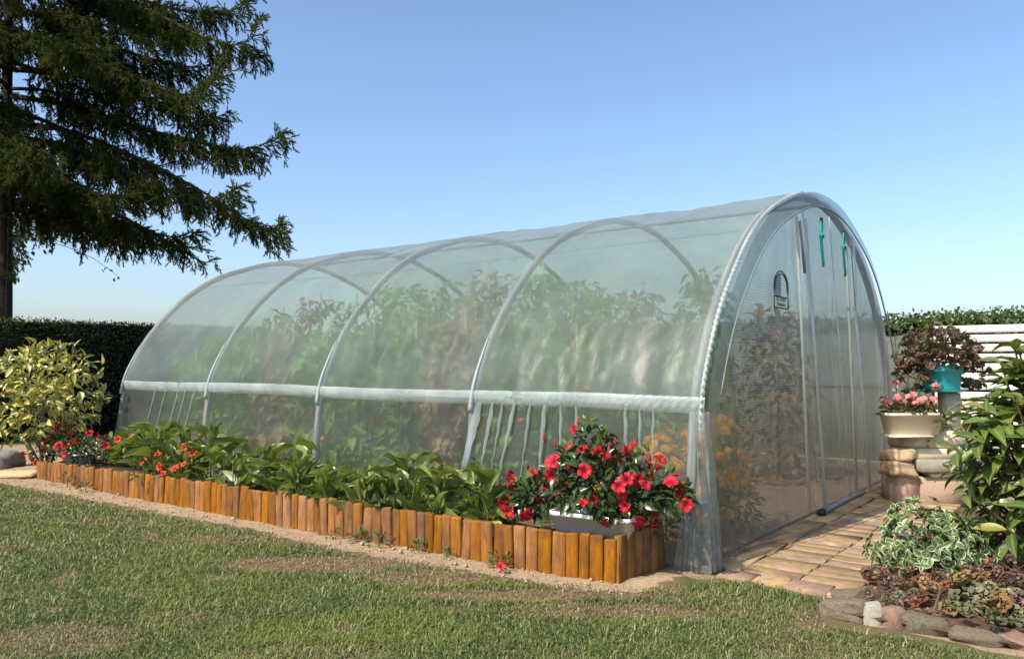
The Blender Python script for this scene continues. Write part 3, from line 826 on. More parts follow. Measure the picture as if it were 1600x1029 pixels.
# ropes hanging on the front
def rope(s0, z0, z1, lab):
    t = thing('hanging_rope', lab, 'rope', T(s0, -.13, z1), TROT, 'teal ropes on the tunnel front')
    mb = MB(); H = z0 - z1
    for dx in (-.016, .016):
        n = 16; z = np.linspace(H, .01, n)
        V, F = tube(np.stack([dx + .008 * np.sin(z * 9 + dx * 200) + .03 * (1 - z / H), -.004 * np.cos(z * 13), z], -1), .0085, 6); mb.add(V, F)
    a = np.linspace(math.pi, 2 * math.pi, 8)
    V, F = tube(np.stack([.03 + .016 * np.cos(a), 0 * a, .01 + .016 * np.sin(a)], -1), .0085, 6); mb.add(V, F)
    link('cord', mb.mesh('cord', M['rope'], True), t)
    a = np.linspace(0, 4 * math.pi, 40)
    V, F = tube(np.stack([.012 + .024 * np.cos(a), -.012 * np.sin(a * 1.5), H * .64 + .018 * np.sin(a) + .0016 * a], -1), .008, 6)
    link('knot', build('knot', V, F, M['rope'], smooth=True), t)
    V, F = lathe([(.001, -.03), (.014, -.02), (.016, .012), (.008, .03), (.001, .032)], 10)
    link('toggle', build('toggle', V, F, M['black'], smooth=True), t, loc=(0, 0, H))
rope(2.50, 2.72, 2.30, 'teal rope loop at the top of the tunnel front, left of two')
rope(3.22, 2.70, 2.27, 'teal rope loop at the top of the tunnel front, right of two')
# pipe lying at the door sill
t_ = thing('roller_pipe', 'grey metal pipe lying along the foot of the tunnel door', 'pipe', T(2.36, -.13, .045), TROT)
V, F = tube([[0, 0, .0], [.75, .012, .004], [1.5, .02, .0]], .026, 10); link('tube', build('tube', V, F, M['steel'], smooth=True), t_)
V, F = tube([[-.05, 0, -.01], [.03, 0, 0]], .036, 10); link('end_cap', build('end_cap', V, F, M['black'], smooth=True), t_)
# deck boards past the door
t_ = thing('plank_walkway', 'brown weathered planks on the ground between tunnel and stone pier', 'planks', T(3.95, -.14, 0), TROT)
for i in range(3):
    V, F = box(0, 1.5, -.13 * i - .118, -.13 * i, .0, .035, .005, .001)
    link('plank', build('plank', V, F, M['deck']), t_, loc=(0.02 * i, 0, random.uniform(0, .004)))

# ------------------------------------------------------------------ log edging
edg = thing('log_edging', 'row of orange brown upright half logs edging the flower bed', 'edging', T(-.6, .25, 0))
def logs():
    seg = np.concatenate([EDG, [(-.28, .225), (-.03, .20)]])
    dist = np.concatenate([[0], np.cumsum(np.linalg.norm(np.diff(seg, axis=0), axis=1))])
    corner = dist[len(EDG) - 1]
    d = 0; i = 0
    org = np.array(edg.location)
    while d < dist[-1] - .03:
        w = random.uniform(.078, .112)
        if d < corner < d + w: w = corner - d + .001
        m = d + w / 2
        v, u = np.interp(m, dist, seg[:, 0]), np.interp(m, dist, seg[:, 1])
        v2, u2 = np.interp(m + .02, dist, seg[:, 0]), np.interp(m + .02, dist, seg[:, 1])
        dr = (VV * (v2 - v) + UU * (u2 - u)); ang = math.atan2(dr[1], dr[0])
        top = np.interp(u, [0, 4.5, 8.2], [.275, .275, .205]) + random.uniform(-.011, .011) + (.02 if d > corner else 0)
        n = 12; rx = w / 2 * random.uniform(.975, 1.01); ry = .022 * random.uniform(.85, 1.15)
        a = np.arange(n) * 2 * math.pi / n + random.uniform(0, .3)
        ca = np.sign(np.cos(a)) * np.abs(np.cos(a)) ** .62; sa = np.sign(np.sin(a)) * np.abs(np.sin(a)) ** .8
        V = []; zr = [-.06, .10, top - .012, top]
        for j, z in enumerate(zr):
            q = 1.0 if j < 3 else .88
            tl = np.stack([ca * rx * q * random.uniform(.98, 1.02), sa * ry * q, np.full(n, z) + (random.uniform(-.003, .003) if j == 3 else 0) + (np.cos(a) * random.uniform(-.006, .006) if j >= 2 else 0)], -1); V.append(tl)
        V = np.concatenate(V)
        F = grid = []
        for j in range(3):
            for k in range(n): F.append([j * n + k, j * n + (k + 1) % n, (j + 1) * n + (k + 1) % n, (j + 1) * n + k])
        me = build('log', V, [np.array([[3 * n + k for k in range(n)]]), np.array(F)], M['log'], smooth=False)
        me.polygons.foreach_set('use_smooth', np.array([False] + [True] * (3 * n)))
        P = T(v, u, 0) - org
        link('log', me, edg, loc=P, rot=(random.gauss(0, .03), random.gauss(0, .022), ang))
        d += w
        i += 1
        if i in (3, 9, 15, 30, 62): d += .012
    # binding wire behind
logs()

# ------------------------------------------------------------------ generic plant builders
def dome(n, c, r, lo=-.3, shell=.55, seed=None):
    q = np.random.default_rng(seed) if seed is not None else rng
    d = nrm(q.normal(size=(n * 3 + 40, 3))); d = d[d[:, 2] > lo][:n]
    k = 1 - (1 - shell) * q.random(len(d)) ** 1.5
    P = np.asarray(c) + d * np.asarray(r) * k[:, None]
    return P, nrm(d / np.asarray(r))

bed_meshes = leaf_meshes('leaf', M['bedleaf'], 6, na=7, nc=3, L=1, W=.40, p=.80, fold=.42, bend=.30, wave=.20, tip=.95)
bed_y = leaf_meshes('leaf', M['bedleaf_y'], 2, na=6, nc=2, L=1, W=.42, p=.85, fold=.3, bend=.5, wave=.1)
def clump(v, u, w, h, n, lab, seed, dep=.30):
    q = np.random.default_rng(seed)
    c = T(v, u, .14)
    t = thing('broad_leaved_plant', lab, 'plant', c, 0, 'broad leaved plants in the bed')
    # rosettes of upright leaves along the row
    nr = max(3, int(w / .16)); per = n // nr
    P, D, N_, Sc = [], [], [], []
    mb = MB()
    for k in range(nr):
        a0 = T(v + q.uniform(-dep, dep) * .75, u + (k / (nr - 1) - .5) * w * .8 + q.uniform(-.06, .06), .14)
        hh = h * q.uniform(.62, 1.0)
        for j in range(per):
            th = q.uniform(0, 2 * math.pi); el = q.uniform(.25, 1.45)
            d = np.array([math.cos(th) * math.cos(el), math.sin(th) * math.cos(el), math.sin(el)])
            L = q.uniform(.17, .31)
            st = hh * q.uniform(.05, .98)
            b = a0 + np.array([math.cos(th), math.sin(th), 0]) * q.uniform(.0, .13) + np.array([0, 0, max(0, st - L * max(.2, math.sin(el)) * .8)])
            P.append(b); D.append(d); N_.append(np.array([-math.cos(th) * math.sin(el) + q.normal(0, .35), -math.sin(th) * math.sin(el) + q.normal(0, .35), math.cos(el) + .25])); Sc.append(L)
            if j % 3 == 0:
                V, F = tube([a0 + (b - a0) * [.2, .2, 0] - [0, 0, .02], (a0 + b) / 2, b + d * .02], [.009, .007, .005], 5, False); mb.add(V - c, F)
    P, D, N_, Sc = map(np.array, (P, D, N_, Sc))
    leaf_objs(t, 'leaf', bed_meshes, P, D, N_, Sc, c)
    k = q.choice(len(P), 3, replace=False)
    leaf_objs(t, 'leaf', bed_y, P[k] + [0, 0, -.04], D[k], N_[k], Sc[k] * .7, c)
    tag(link('stems', mb.mesh('stems', M['stem'], True), t), kind='stuff')
clump(-.45, 6.85, 1.15, .66, 96, 'broad-leaved green plant clump beside the left red-flowering planter', 1)
clump(-.48, 5.45, 1.05, .72, 96, 'broad-leaved green clump with small scarlet flowers at its foot', 2)
clump(-.47, 3.98, 1.20, .60, 104, 'broad-leaved green clump in the middle of the bed, below the third hoop', 3)
clump(-.46, 2.80, .95, .54, 80, 'low broad-leaved green clump with a yellow leaf, right of the middle', 4)
clump(-.44, 1.90, .90, .64, 76, 'tall broad-leaved green clump left of the white planter', 5)

# --- mandevilla
def petal_flower(r=.05, tube_l=.045, mat=None, n=5, ruffle=.25, nm='flower', seed=0):
    q = np.random.default_rng(seed)
    V, F, al = [], [], []
    for k in range(n):
        a0 = 2 * math.pi * k / n; b = len(V)
        rows = [(.10, .0), (.22, tube_l * .75), (.55, tube_l * 1.08), (.9, tube_l * (1.1 + q.uniform(-.15, .2))), (1.04, tube_l * (.85 + q.uniform(-.2, .2)))]
        hw = [.45, .55, .62, .52, .10]
        for (rad, z), w in zip(rows, hw):
            for s in (-1, 0, 1):
                a = a0 + s * w * (math.pi / n) * 1.5 + .10 * rad
                V.append([rad * r * math.cos(a), rad * r * math.sin(a), z + (abs(s) * ruffle * r * .35 * rad) - (.1 * r if s else 0) * rad * (k % 2)]); al.append(rad)
        for i in range(4):
            for j in range(2): F.append([b + i * 3 + j, b + i * 3 + j + 1, b + i * 3 + j + 4, b + i * 3 + j + 3])
    return build(nm, V, np.array(F), mat, attrs=dict(along=al), smooth=True)
mand_fl = [petal_flower(.055 + .004 * (i % 3 - 1), .045 + .012 * (i % 3), M['red'], seed=i, ruffle=.3 + .22 * (i % 4)) for i in range(7)]
scar_fl = [petal_flower(.035, .03, M['redorange'], n=6, seed=i + 9, ruffle=.5) for i in range(3)]
mand_leaf = leaf_meshes('leaf', M['mandleaf'], 5, na=5, nc=2, L=1, W=.5, p=.75, fold=.22, bend=.35, tip=.85)
mand_new = leaf_meshes('leaf', M['mandnew'], 2, na=4, nc=1, L=1, W=.42, p=.75, fold=.35, bend=.1)
V, F = lathe([(.001, 0), (.10, .05), (.16, .4), (.10, .85), (.001, 1.0)], 7)
bud_me = build('bud', V, F, petal('crimson_bud', (.42, .01, .03), (.5, .03, .05), .1), smooth=True)
def put_flowers(t, meshes, P, D, sc, org, nm='flower'):
    for i in range(len(P)):
        qz = Vector(D[i]).to_track_quat('Z', 'Y'); m = Matrix.LocRotScale(Vector(P[i] - org), qz @ Euler((0, 0, random.uniform(0, 6))).to_quaternion(), Vector((sc[i],) * 3))
        link(nm, meshes[i % len(meshes)], t, mw=m)
def mandevilla(lab, blobs, org, nleaf, nfl, seed, lscale=.085, fscale=1.0, mass=500, flist=None, clear=None):
    q = np.random.default_rng(seed)
    t = thing('mandevilla_plant', lab, 'plant', org)
    vols = np.array([b[1][0] * b[1][2] for b in blobs]); vols /= vols.sum()
    P, D = [], []
    for b, f in zip(blobs, vols):
        p, d = dome(int(nleaf * f) + 3, b[0], b[1], -.75, .72, int(q.integers(1e6))); P.append(p); D.append(d)
    P = np.concatenate(P); D = np.concatenate(D)
    if clear is not None: k = clear(P); P, D = P[k], D[k]
    dirs = nrm(D * .8 + q.normal(0, .55, D.shape) + [0, 0, -.15]); N_ = nrm(D + q.normal(0, .35, D.shape) + [0, 0, .55])
    sc = lscale * q.uniform(.65, 1.2, len(P))
    leaf_objs(t, 'leaf', mand_leaf, P, dirs, N_, sc, org)
    # inner leaves nobody can pick apart
    mb = MB(); P2, D2 = [], []
    for b, f in zip(blobs, vols):
        p, d = dome(int(mass * f) + 3, b[0], np.array(b[1]) * .85, -.8, .25, int(q.integers(1e6))); P2.append(p); D2.append(d)
    P2 = np.concatenate(P2); D2 = np.concatenate(D2)
    if clear is not None: k = clear(P2); P2, D2 = P2[k], D2[k]
    scatter(mb, leaf(3, 1, 1, .5, fold=.2, bend=.3), P2 - org, nrm(D2 + q.normal(0, .7, D2.shape)), nrm(q.normal(0, .5, D2.shape) + [0, 0, 1]), lscale * q.uniform(.6, 1.1, len(P2)), q.random(len(P2)))
    tag(link('inner_leaves', mb.mesh('inner_leaves', M['mandleaf']), t), kind='stuff')
    # flowers
    if flist is None:
        FP, FD = [], []
        for b, f in zip(blobs, vols):
            p, d = dome(int(nfl * f) + 1, b[0], np.array(b[1]) * 1.04, -.6, .95, int(q.integers(1e6)))
            FP.append(p); FD.append(d)
        FP = np.concatenate(FP); FD = np.concatenate(FD)
    else:
        FP = np.array(flist); FD = nrm(FP - blobs[0][0])
    vis = nrm(np.array([-FP[:, 0] - .5, -FP[:, 1] - .5, 0 * FP[:, 0]], float).T)
    FD = nrm(FD + .40 * vis + q.normal(0, .55, FD.shape) + [0, 0, .05])
    put_flowers(t, mand_fl, FP, FD, fscale * q.uniform(.6, 1.2, len(FP)), org)
    # stems
    mb = MB()
    for k in range(24):
        b = blobs[int(q.integers(len(blobs)))]
        e, _ = dome(1, b[0], np.array(b[1]) * .9, -.5, .9, int(q.integers(1e6)))
        e = e[0]; a = np.array([org[0], org[1], org[2]]) + q.normal(0, .05, 3) * [1, 1, 0]
        V, F = tube([a - org, (a * .5 + e * .5) - org + [0, 0, .08], e - org], [.006, .005, .003], 5, False); mb.add(V, F)
    tag(link('stems', mb.mesh('stems', M['stem'], True), t), kind='stuff')
    return t
oR = T(-.40, .48, .36)
def PB(v, u, z): return T(v, u, z)
blobsR = [(PB(-.38, .50, .55), (.40, .36, .26)), (PB(-.42, .98, .44), (.24, .24, .17)), (PB(-.36, .58, .78), (.17, .17, .19)), (PB(-.36, .17, .56), (.22, .20, .16)),
          (PB(-.40, 1.15, .36), (.13, .15, .14)), (PB(-.34, -.04, .50), (.10, .11, .11)), (PB(-.44, .30, .46), (.20, .16, .12)), (PB(-.34, .74, .66), (.14, .14, .14))]
def front_clear(P):                          # the near face of the trough stays free of leaves
    v, u = vu(P[:, 0], P[:, 1])
    return ~((v < -.36) & (P[:, 2] < .44) & (u > .52) & (u < .84)) & ~((v < -.5) & (P[:, 2] < .40))
mv = mandevilla('bushy red-flowering mandevilla in the white planter at the near corner of the bed', blobsR, oR, 300, 64, 21, .088, .86, 1300, clear=front_clear)
# top shoots and buds
qr = np.random.default_rng(3)
for (v, u, z) in [(-.36, .60, .97), (-.35, .50, .90), (-.37, .80, .80), (-.36, .20, .80), (-.36, .95, .66), (-.35, .02, .70), (-.36, .66, .93)]:
    p = PB(v, u, z); n = 8
    D = nrm(qr.normal(0, .5, (n, 3)) + [0, 0, .8]); leaf_objs(mv, 'leaf', mand_new, np.tile(p, (n, 1)) + qr.normal(0, .022, (n, 3)), D, nrm(qr.normal(0, .6, (n, 3)) + [-.4, -.7, .3]), np.full(n, .065), oR)
BP = np.array([PB(-.40, .68, .97), PB(-.42, .95, .83), PB(-.42, .86, .80), PB(-.42, .78, .77), PB(-.40, .22, .85), PB(-.42, .10, .76), PB(-.42, 1.10, .62), PB(-.42, .42, .80), PB(-.45, .7, .8), PB(-.42, .36, .84)])
put_flowers(mv, [bud_me], BP, nrm(qr.normal(0, .4, (len(BP), 3)) + [0, 0, .8]), np.full(len(BP), .062), oR, 'bud')
# planters
def planter(lab, c, rot, L, W, H, m, name='planter', taper=.82):
    t = thing(name, lab, 'planter', c, rot)
    mb = MB()
    lv = [(taper, 0), (.97, H * .86), (1.0, H * .86), (1.04, H * .90), (1.04, H), (.96, H), (.93, H * .9), (taper * .93, .03)]
    ring = []
    for k, z in lv:
        x, y = L / 2 * (k if k < .9 else (1 - (1 - k) * W / L * 1.2)), W / 2 * k
        c_ = .025
        ring.append([[-x + c_, -y, z], [x - c_, -y, z], [x, -y + c_, z], [x, y - c_, z], [x - c_, y, z], [-x + c_, y, z], [-x, y - c_, z], [-x, -y + c_, z]])
    Vr = np.array(ring).reshape(-1, 3); F = []
    for j in range(len(lv) - 1):
        for k in range(8): F.append([j * 8 + k, j * 8 + (k + 1) % 8, (j + 1) * 8 + (k + 1) % 8, (j + 1) * 8 + k])
    F = np.array(F)
    mb.add(Vr, [F, np.array([[7, 6, 5, 4, 3, 2, 1, 0]])])
    link('tub', mb.mesh('tub', M[m]), t)
    q = np.array(ring[6]) * [1, 1, 1]; q[:, 2] = H * .84
    link('soil', build('soil', q, np.array([list(range(8))]), M['bed_soil']), t)
    return t
UROT = math.atan2(UU[1], UU[0])
planter('white plastic planter trough under the bushy red mandevilla', T(-.47, .50, .175), UROT + .10, .60, .20, .215, 'white_plastic')
planter('pale planter trough under the red flowers at the far left end', T(-.62, 7.92, .13), UROT, .55, .18, .15, 'white_plastic')
oL = T(-.62, 7.92, .25)
blobsL = [(PB(-.66, 7.95, .34), (.52, .34, .19)), (PB(-.70, 8.45, .26), (.22, .2, .16)), (PB(-.66, 7.45, .32), (.25, .22, .16)), (PB(-.66, 8.25, .44), (.2, .2, .13))]
mandevilla('red-flowering mandevilla trailing over the far left end of the log edging', blobsL, oL, 190, 26, 33, .07, 1.15, 450)
# scarlet flowering plant in the bed
sp = T(-.74, 5.55, .14)
t_ = thing('scarlet_flower_plant', 'small plant with scarlet flowers just behind the log edging', 'plant', sp)
n = 60; P, D = dome(n, sp + [0, 0, .10], (.42, .30, .18), -.1, .5, 5)
leaf_objs(t_, 'leaf', mand_new, P, nrm(D + qr.normal(0, .4, D.shape)), nrm(qr.normal(0, .4, D.shape) + [0, 0, 1]), qr.uniform(.05, .085, len(P)), sp)
FP = np.array([T(v, u, z) for v, u, z in [(-.78, 5.98, .30), (-.76, 5.86, .36), (-.74, 5.72, .34), (-.76, 5.62, .30), (-.72, 5.78, .40), (-.80, 5.50, .24), (-.66, 5.36, .50), (-.70, 5.10, .46), (-.74, 5.20, .36), (-.78, 5.30, .30), (-.60, 5.42, .52), (-.62, 6.55, .52), (-.60, 6.9, .50)]])
put_flowers(t_, scar_fl, FP, nrm(np.tile([-.35, -.8, .5], (len(FP), 1)) + qr.normal(0, .3, FP.shape)), qr.uniform(.9, 1.4, len(FP)), sp)
mb = MB()
for p in FP[:11]:
    V, F = tube([(p * [1, 1, 0] + [0, .05, .14]) - sp, p - sp - [0, -.02, .0]], [.005, .003], 5, False); mb.add(V, F)
tag(link('stems', mb.mesh('stems', M['stem']), t_), kind='stuff')
# small weeds at the foot of the logs
for i, (v, u, s_, lab) in enumerate([(-.90, 2.66, .8, 'small green weed at the foot of the logs, leftmost of the near group'), (-.84, 2.44, 1.1, 'small bushy weed at the foot of the logs below the low leafy clump'),
                                     (-.84, 2.22, 1.3, 'bushiest small weed at the foot of the logs'), (-.80, 1.83, 1.0, 'small weed growing against the logs left of the white planter'), (-.80, 1.55, .8, 'tiny weed against the logs nearest the tall leafy clump'),
                                     (-.80, 1.06, 1.3, 'small weed with a fallen red flower beside it'), (-1.08, 7.1, 1.9, 'spreading low weeds at the far left end of the logs'), (-1.10, 6.6, 1.4, 'low weed beside the far left logs')]):
    c = T(v, u, .0); t_ = thing('small_weed', lab, 'weed', c, 0, 'weeds at the foot of the logs')
    P, D = dome(34, c + [0, 0, .02], (.07 * s_, .06 * s_, .065 * s_), -.1, .3, 50 + i)
    mb = MB(); scatter(mb, leaf(3, 1, 1, .38, fold=.3, bend=.3), P - c, nrm(D + qr.normal(0, .3, D.shape) + [0, 0, .2]), nrm(qr.normal(0, .4, D.shape) + [0, 0, 1]), qr.uniform(.03, .055, len(P)) * min(s_, 1.2), qr.random(len(P)))
    tag(link('leaves', mb.mesh('leaves', M['weed']), t_), kind='stuff')
    V, F = tube([[0, 0, -.01], [0.004, 0, .05 * s_]], .004, 5); link('stem', build('stem', V, F, M['stem']), t_)
p = T(-.86, 1.0, .02); fo = link('fallen_flower', mand_fl[1], loc=p, rot=(.9, .3, 0), scale=.55); tag(fo, 'fallen red flower lying on the sandy strip by the logs', 'flower')

# ------------------------------------------------------------------ inside the tunnel
tom_proto = leaf(4, 1, 1, .55, p=.75, fold=.2, bend=.4, lobes=2)
def tomato(v, u, h, w, n, seed, fruit, thin=1.0):
    q = np.random.default_rng(seed); c = T(v, u, .02)
    t = thing('tomato_plant', 'leafy tomato plant inside the tunnel, in the row along the near side film' if v < 1 else 'leafy tomato plant inside the tunnel, in the row along the far side film' if v > 3 else 'leafy tomato plant behind the front row, in the middle of the tunnel', 'plant', c, 0, 'tomato plants by the near side' if v < 1 else 'tomato plants by the far side' if v > 3 else 'tomato plants in the middle')
    z = q.beta(1.3, 1.2, n) * h; a = q.uniform(0, 2 * math.pi, n); r = w * np.sqrt(q.random(n)) * (1.05 - .6 * (z / h) ** 2) * (.65 + .7 * vnoise(z * 5 + seed * 9, a * 1.5))
    P = np.stack([r * np.cos(a), r * np.sin(a), z + .05], -1)
    D = nrm(np.stack([np.cos(a), np.sin(a), q.normal(-.35, .5, n)], -1) + q.normal(0, .4, (n, 3)))
    mb = MB(); scatter(mb, tom_proto, P, D, nrm(q.normal(0, .4, (n, 3)) + [0, 0, 1]), q.uniform(.09, .17, n), q.random(n))
    tag(link('foliage', mb.mesh('foliage', M['tomdry'] if seed in (102, 106, 112, 116, 119, 121) else M['tomleaf']), t), kind='stuff')
    V, F = tube([[0, 0, 0], [.02, .01, h * .5], [0, 0, h]], [.012, .010, .005], 6); link('stem', build('stem', V, F, M['stem']), t)
    V, F = tube([[.03, 0, 0], [.03, 0.01, h + .15]], .010, 6); link('stake', build('stake', V, F, M['stake']), t)
    for k in range(fruit):
        zz3 = q.uniform(.25, .75) * h; aa = q.uniform(0, 6.28)
        V, F = lathe([(.001, -.030), (.024, -.024), (.036, 0), (.028, .024), (.001, .028)], 8)
        link('tomato', build('tomato', V, F, M['tomato'], smooth=True), t, loc=(w * .8 * math.cos(aa), w * .8 * math.sin(aa), zz3))
for i, (v, u, h, w, n, f) in enumerate([(.66, 1.42, 1.55, .33, 500, 4), (.64, 2.05, 1.70, .34, 540, 4), (.66, 2.7, 1.75, .36, 580, 5), (.64, 3.35, 1.65, .34, 540, 5), (.66, 4.0, 1.75, .35, 560, 5), (.64, 4.7, 1.7, .34, 520, 4), (.66, 5.4, 1.7, .34, 520, 4), (.65, 6.1, 1.6, .33, 460, 4), (.66, 6.8, 1.65, .33, 460, 3), (.65, 7.5, 1.4, .3, 380, 3),
                                         (1.45, 1.55, 2.05, .40, 480, 3), (1.45, 2.35, 2.25, .42, 520, 4), (1.5, 3.1, 2.3, .42, 520, 4), (1.45, 3.8, 2.2, .42, 500, 4), (1.45, 4.5, 2.25, .42, 500, 4), (1.45, 5.2, 2.1, .42, 480, 4), (1.45, 5.9, 2.15, .40, 460, 3), (1.45, 6.7, 2.0, .4, 420, 3), (1.5, 7.5, 1.8, .38, 380, 3),
                                         (4.3, .95, 2.0, .45, 480, 4), (4.1, 1.8, 2.45, .50, 600, 5), (4.2, 2.7, 2.3, .48, 560, 4), (4.1, 3.6, 2.45, .50, 560, 5), (4.2, 4.6, 2.3, .48, 520, 4), (4.1, 5.6, 2.4, .48, 520, 4), (4.2, 6.7, 2.2, .46, 460, 4)]):
    tomato(v, u, h, w, n, 100 + i, f)
# marigolds by the near corner
def marigold_head():
    mb = MB()
    for lay, (r0, r1, z, k) in enumerate([(.3, 1.0, 0, 12), (.2, .78, .18, 10), (.1, .55, .32, 8), (.02, .3, .42, 6)]):
        for j in range(k):
            a = 2 * math.pi * (j + .5 * (lay % 2)) / k; w = 2.6 / k
            V = [[r0 * math.cos(a), r0 * math.sin(a), z - .05], [r1 * .8 * math.cos(a - w * .55), r1 * .8 * math.sin(a - w * .55), z + .10], [r1 * math.cos(a), r1 * math.sin(a), z + random.uniform(-.12, .1)], [r1 * .8 * math.cos(a + w * .55), r1 * .8 * math.sin(a + w * .55), z + .10]]
            mb.add(V, np.array([[0, 1, 2, 3]]), along=.5)
    return mb.mesh('flower', M['orange'])
mar_head = [marigold_head() for _ in range(3)]
def marigold(v, u, h, w, nf, seed, lab, scale=.043, grp='marigolds inside the tunnel', z0=.02):
    q = np.random.default_rng(seed); c = T(v, u, z0)
    t = thing('marigold_plant', lab, 'plant', c, 0, grp)
    P, D = dome(170, [0, 0, h * .48], (w, w, h * .46), -.9, .35, seed)
    mb = MB(); scatter(mb, leaf(3, 1, 1, .3, fold=.2, bend=.3, lobes=2), P, nrm(D + q.normal(0, .5, D.shape)), nrm(q.normal(0, .5, D.shape) + [0, 0, 1]), q.uniform(.06, .10, len(P)), q.random(len(P)))
    tag(link('foliage', mb.mesh('foliage', M['marleaf']), t), kind='stuff')
    P, D = dome(int(nf * 1.7), [0, 0, h * .55], (w * 1.1, w * 1.1, h * .5), -.25, .95, seed + 1)
    D = nrm(D + np.array([-.3, -.5, .6]) * .6)
    put_flowers(t, mar_head, P, D, q.uniform(.75, 1.2, len(P)) * scale, np.zeros(3))
    V, F = tube([[0, 0, -.02], [0, 0, h * .6]], .01, 6); link('stem', build('stem', V, F, M['stem']), t)
ML = 'orange marigold plant seen through the side film behind the red mandevilla'
for i, (v, u, h, w, nf) in enumerate([(.24, .40, .80, .20, 30), (.30, .82, .62, .2, 16), (.55, .20, .88, .22, 22), (.95, .26, .92, .24, 22), (.80, .62, .80, .22, 14), (1.32, .34, .86, .22, 14), (.35, .17, .50, .16, 12), (1.25, .19, .5, .16, 8), (.75, .19, .55, .16, 12)]):
    marigold(v, u, h, w, nf, 300 + i * 3, ML if u > .35 else 'orange marigold plant seen through the tunnel front beside the near corner', grp='marigolds behind the side film' if u > .35 else 'marigolds behind the front film')
marigold(-.16, .33, .30, .12, 4, 390, 'small orange marigold outside the film behind the corner logs', .03, None, .12)

# ------------------------------------------------------------------ left: aucuba, stones, hedge, spruce
auc = leaf_meshes('leaf', M['aucuba'], 5, na=5, nc=2, L=1, W=.46, p=.85, fold=.22, bend=.35, tip=.9)
def aucuba():
    c = T(-.72, 8.62, .0); t = thing('spotted_laurel_bush', 'rounded bush with yellow variegated leaves beside the far end of the tunnel', 'bush', c)
    P, D = dome(520, c + [0, 0, .98], (.70, .60, .66), -.85, .78, 71)
    P2, D2 = dome(60, c + [-.25, -.1, .55], (.42, .40, .36), -.6, .8, 72)
    P = np.concatenate([P, P2]); D = np.concatenate([D, D2]); q = np.random.default_rng(9)
    P += q.normal(0, .03, P.shape)
    vw = nrm(np.concatenate([-P[:, :2], np.zeros((len(P), 1))], 1))
    order = np.argsort(-(D * vw).sum(1)); P, D = P[order], D[order]
    d = nrm(D * .7 + q.normal(0, .5, D.shape) + [0, 0, .05]); nn = nrm(D + q.normal(0, .35, D.shape) + [0, 0, .8]); sc = q.uniform(.10, .175, len(P))
    leaf_objs(t, 'leaf', auc, P[:290], d[:290], nn[:290], sc[:290], c)
    mb = MB(); scatter(mb, leaf(4, 1, 1, .38, fold=.2, bend=.3), P[290:] - c, d[290:], nn[290:], sc[290:], q.random(len(P) - 290))
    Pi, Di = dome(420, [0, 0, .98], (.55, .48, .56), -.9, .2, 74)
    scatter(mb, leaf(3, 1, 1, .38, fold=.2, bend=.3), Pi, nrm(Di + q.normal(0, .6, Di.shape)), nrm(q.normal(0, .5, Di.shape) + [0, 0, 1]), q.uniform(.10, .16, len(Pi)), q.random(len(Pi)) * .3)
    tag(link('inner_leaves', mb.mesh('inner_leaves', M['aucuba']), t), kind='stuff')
    mb = MB()
    for k in range(9):
        e = np.array([q.normal(0, .25), q.normal(0, .25), q.uniform(.8, 1.4)]); V, F = tube([[q.normal(0, .04), q.normal(0, .04), 0], e * [.5, .5, .5], e], [.018, .012, .006], 6, False); mb.add(V, F)
    tag(link('stems', mb.mesh('stems', M['twig'], True), t), kind='stuff')
aucuba()
def rock(name, lab, cat, loc, size, m, seed, grp=None, rotz=0, sub=3, parent=None, flat=.0):
    q = np.random.default_rng(seed)
    V, F = box(-.5, .5, -.5, .5, -.5, .5)
    import bmesh
    bm = bmesh.new(); bmesh.ops.create_icosphere(bm, subdivisions=sub, radius=.5)
    for v in bm.verts:
        p = np.array(v.co); p = np.sign(p) * np.abs(p * 2) ** .50 / 2
        k = 1 + .45 * (vnoise(p[0] * 3 + seed, p[1] * 3 + p[2] * 2) - .5) + .16 * (vnoise(p[0] * 9 + 3, p[2] * 8 + p[1] * 9 + seed) - .5)
        v.co = Vector(p * k)
    me = bpy.data.meshes.new(name); bm.to_mesh(me); bm.free(); me.materials.append(M[m])
    if sub > 2: me.polygons.foreach_set('use_smooth', np.ones(len(me.polygons), bool))
    o = link(name, me, parent, loc=loc, rot=(q.normal(0, .05), q.normal(0, .05), rotz), scale=size)
    if parent is None: tag(o, lab, cat, grp)
    return o
rock('boulder', 'dark rounded boulder at the far left edge beneath the variegated bush', 'boulder', (-7.1, 10.7, .04), (.85, .5, .34), 'boulder', 4)
rock('flat_stone', 'flat sandy stone on the ground left of the log edging', 'stone', (-6.25, 9.85, .01), (.95, .38, .09), 'sandst', 5)
rock('boulder', 'smaller dark stone behind the rounded boulder at far left', 'boulder', (-7.6, 10.9, .12), (.7, .5, .4), 'boulder', 6)

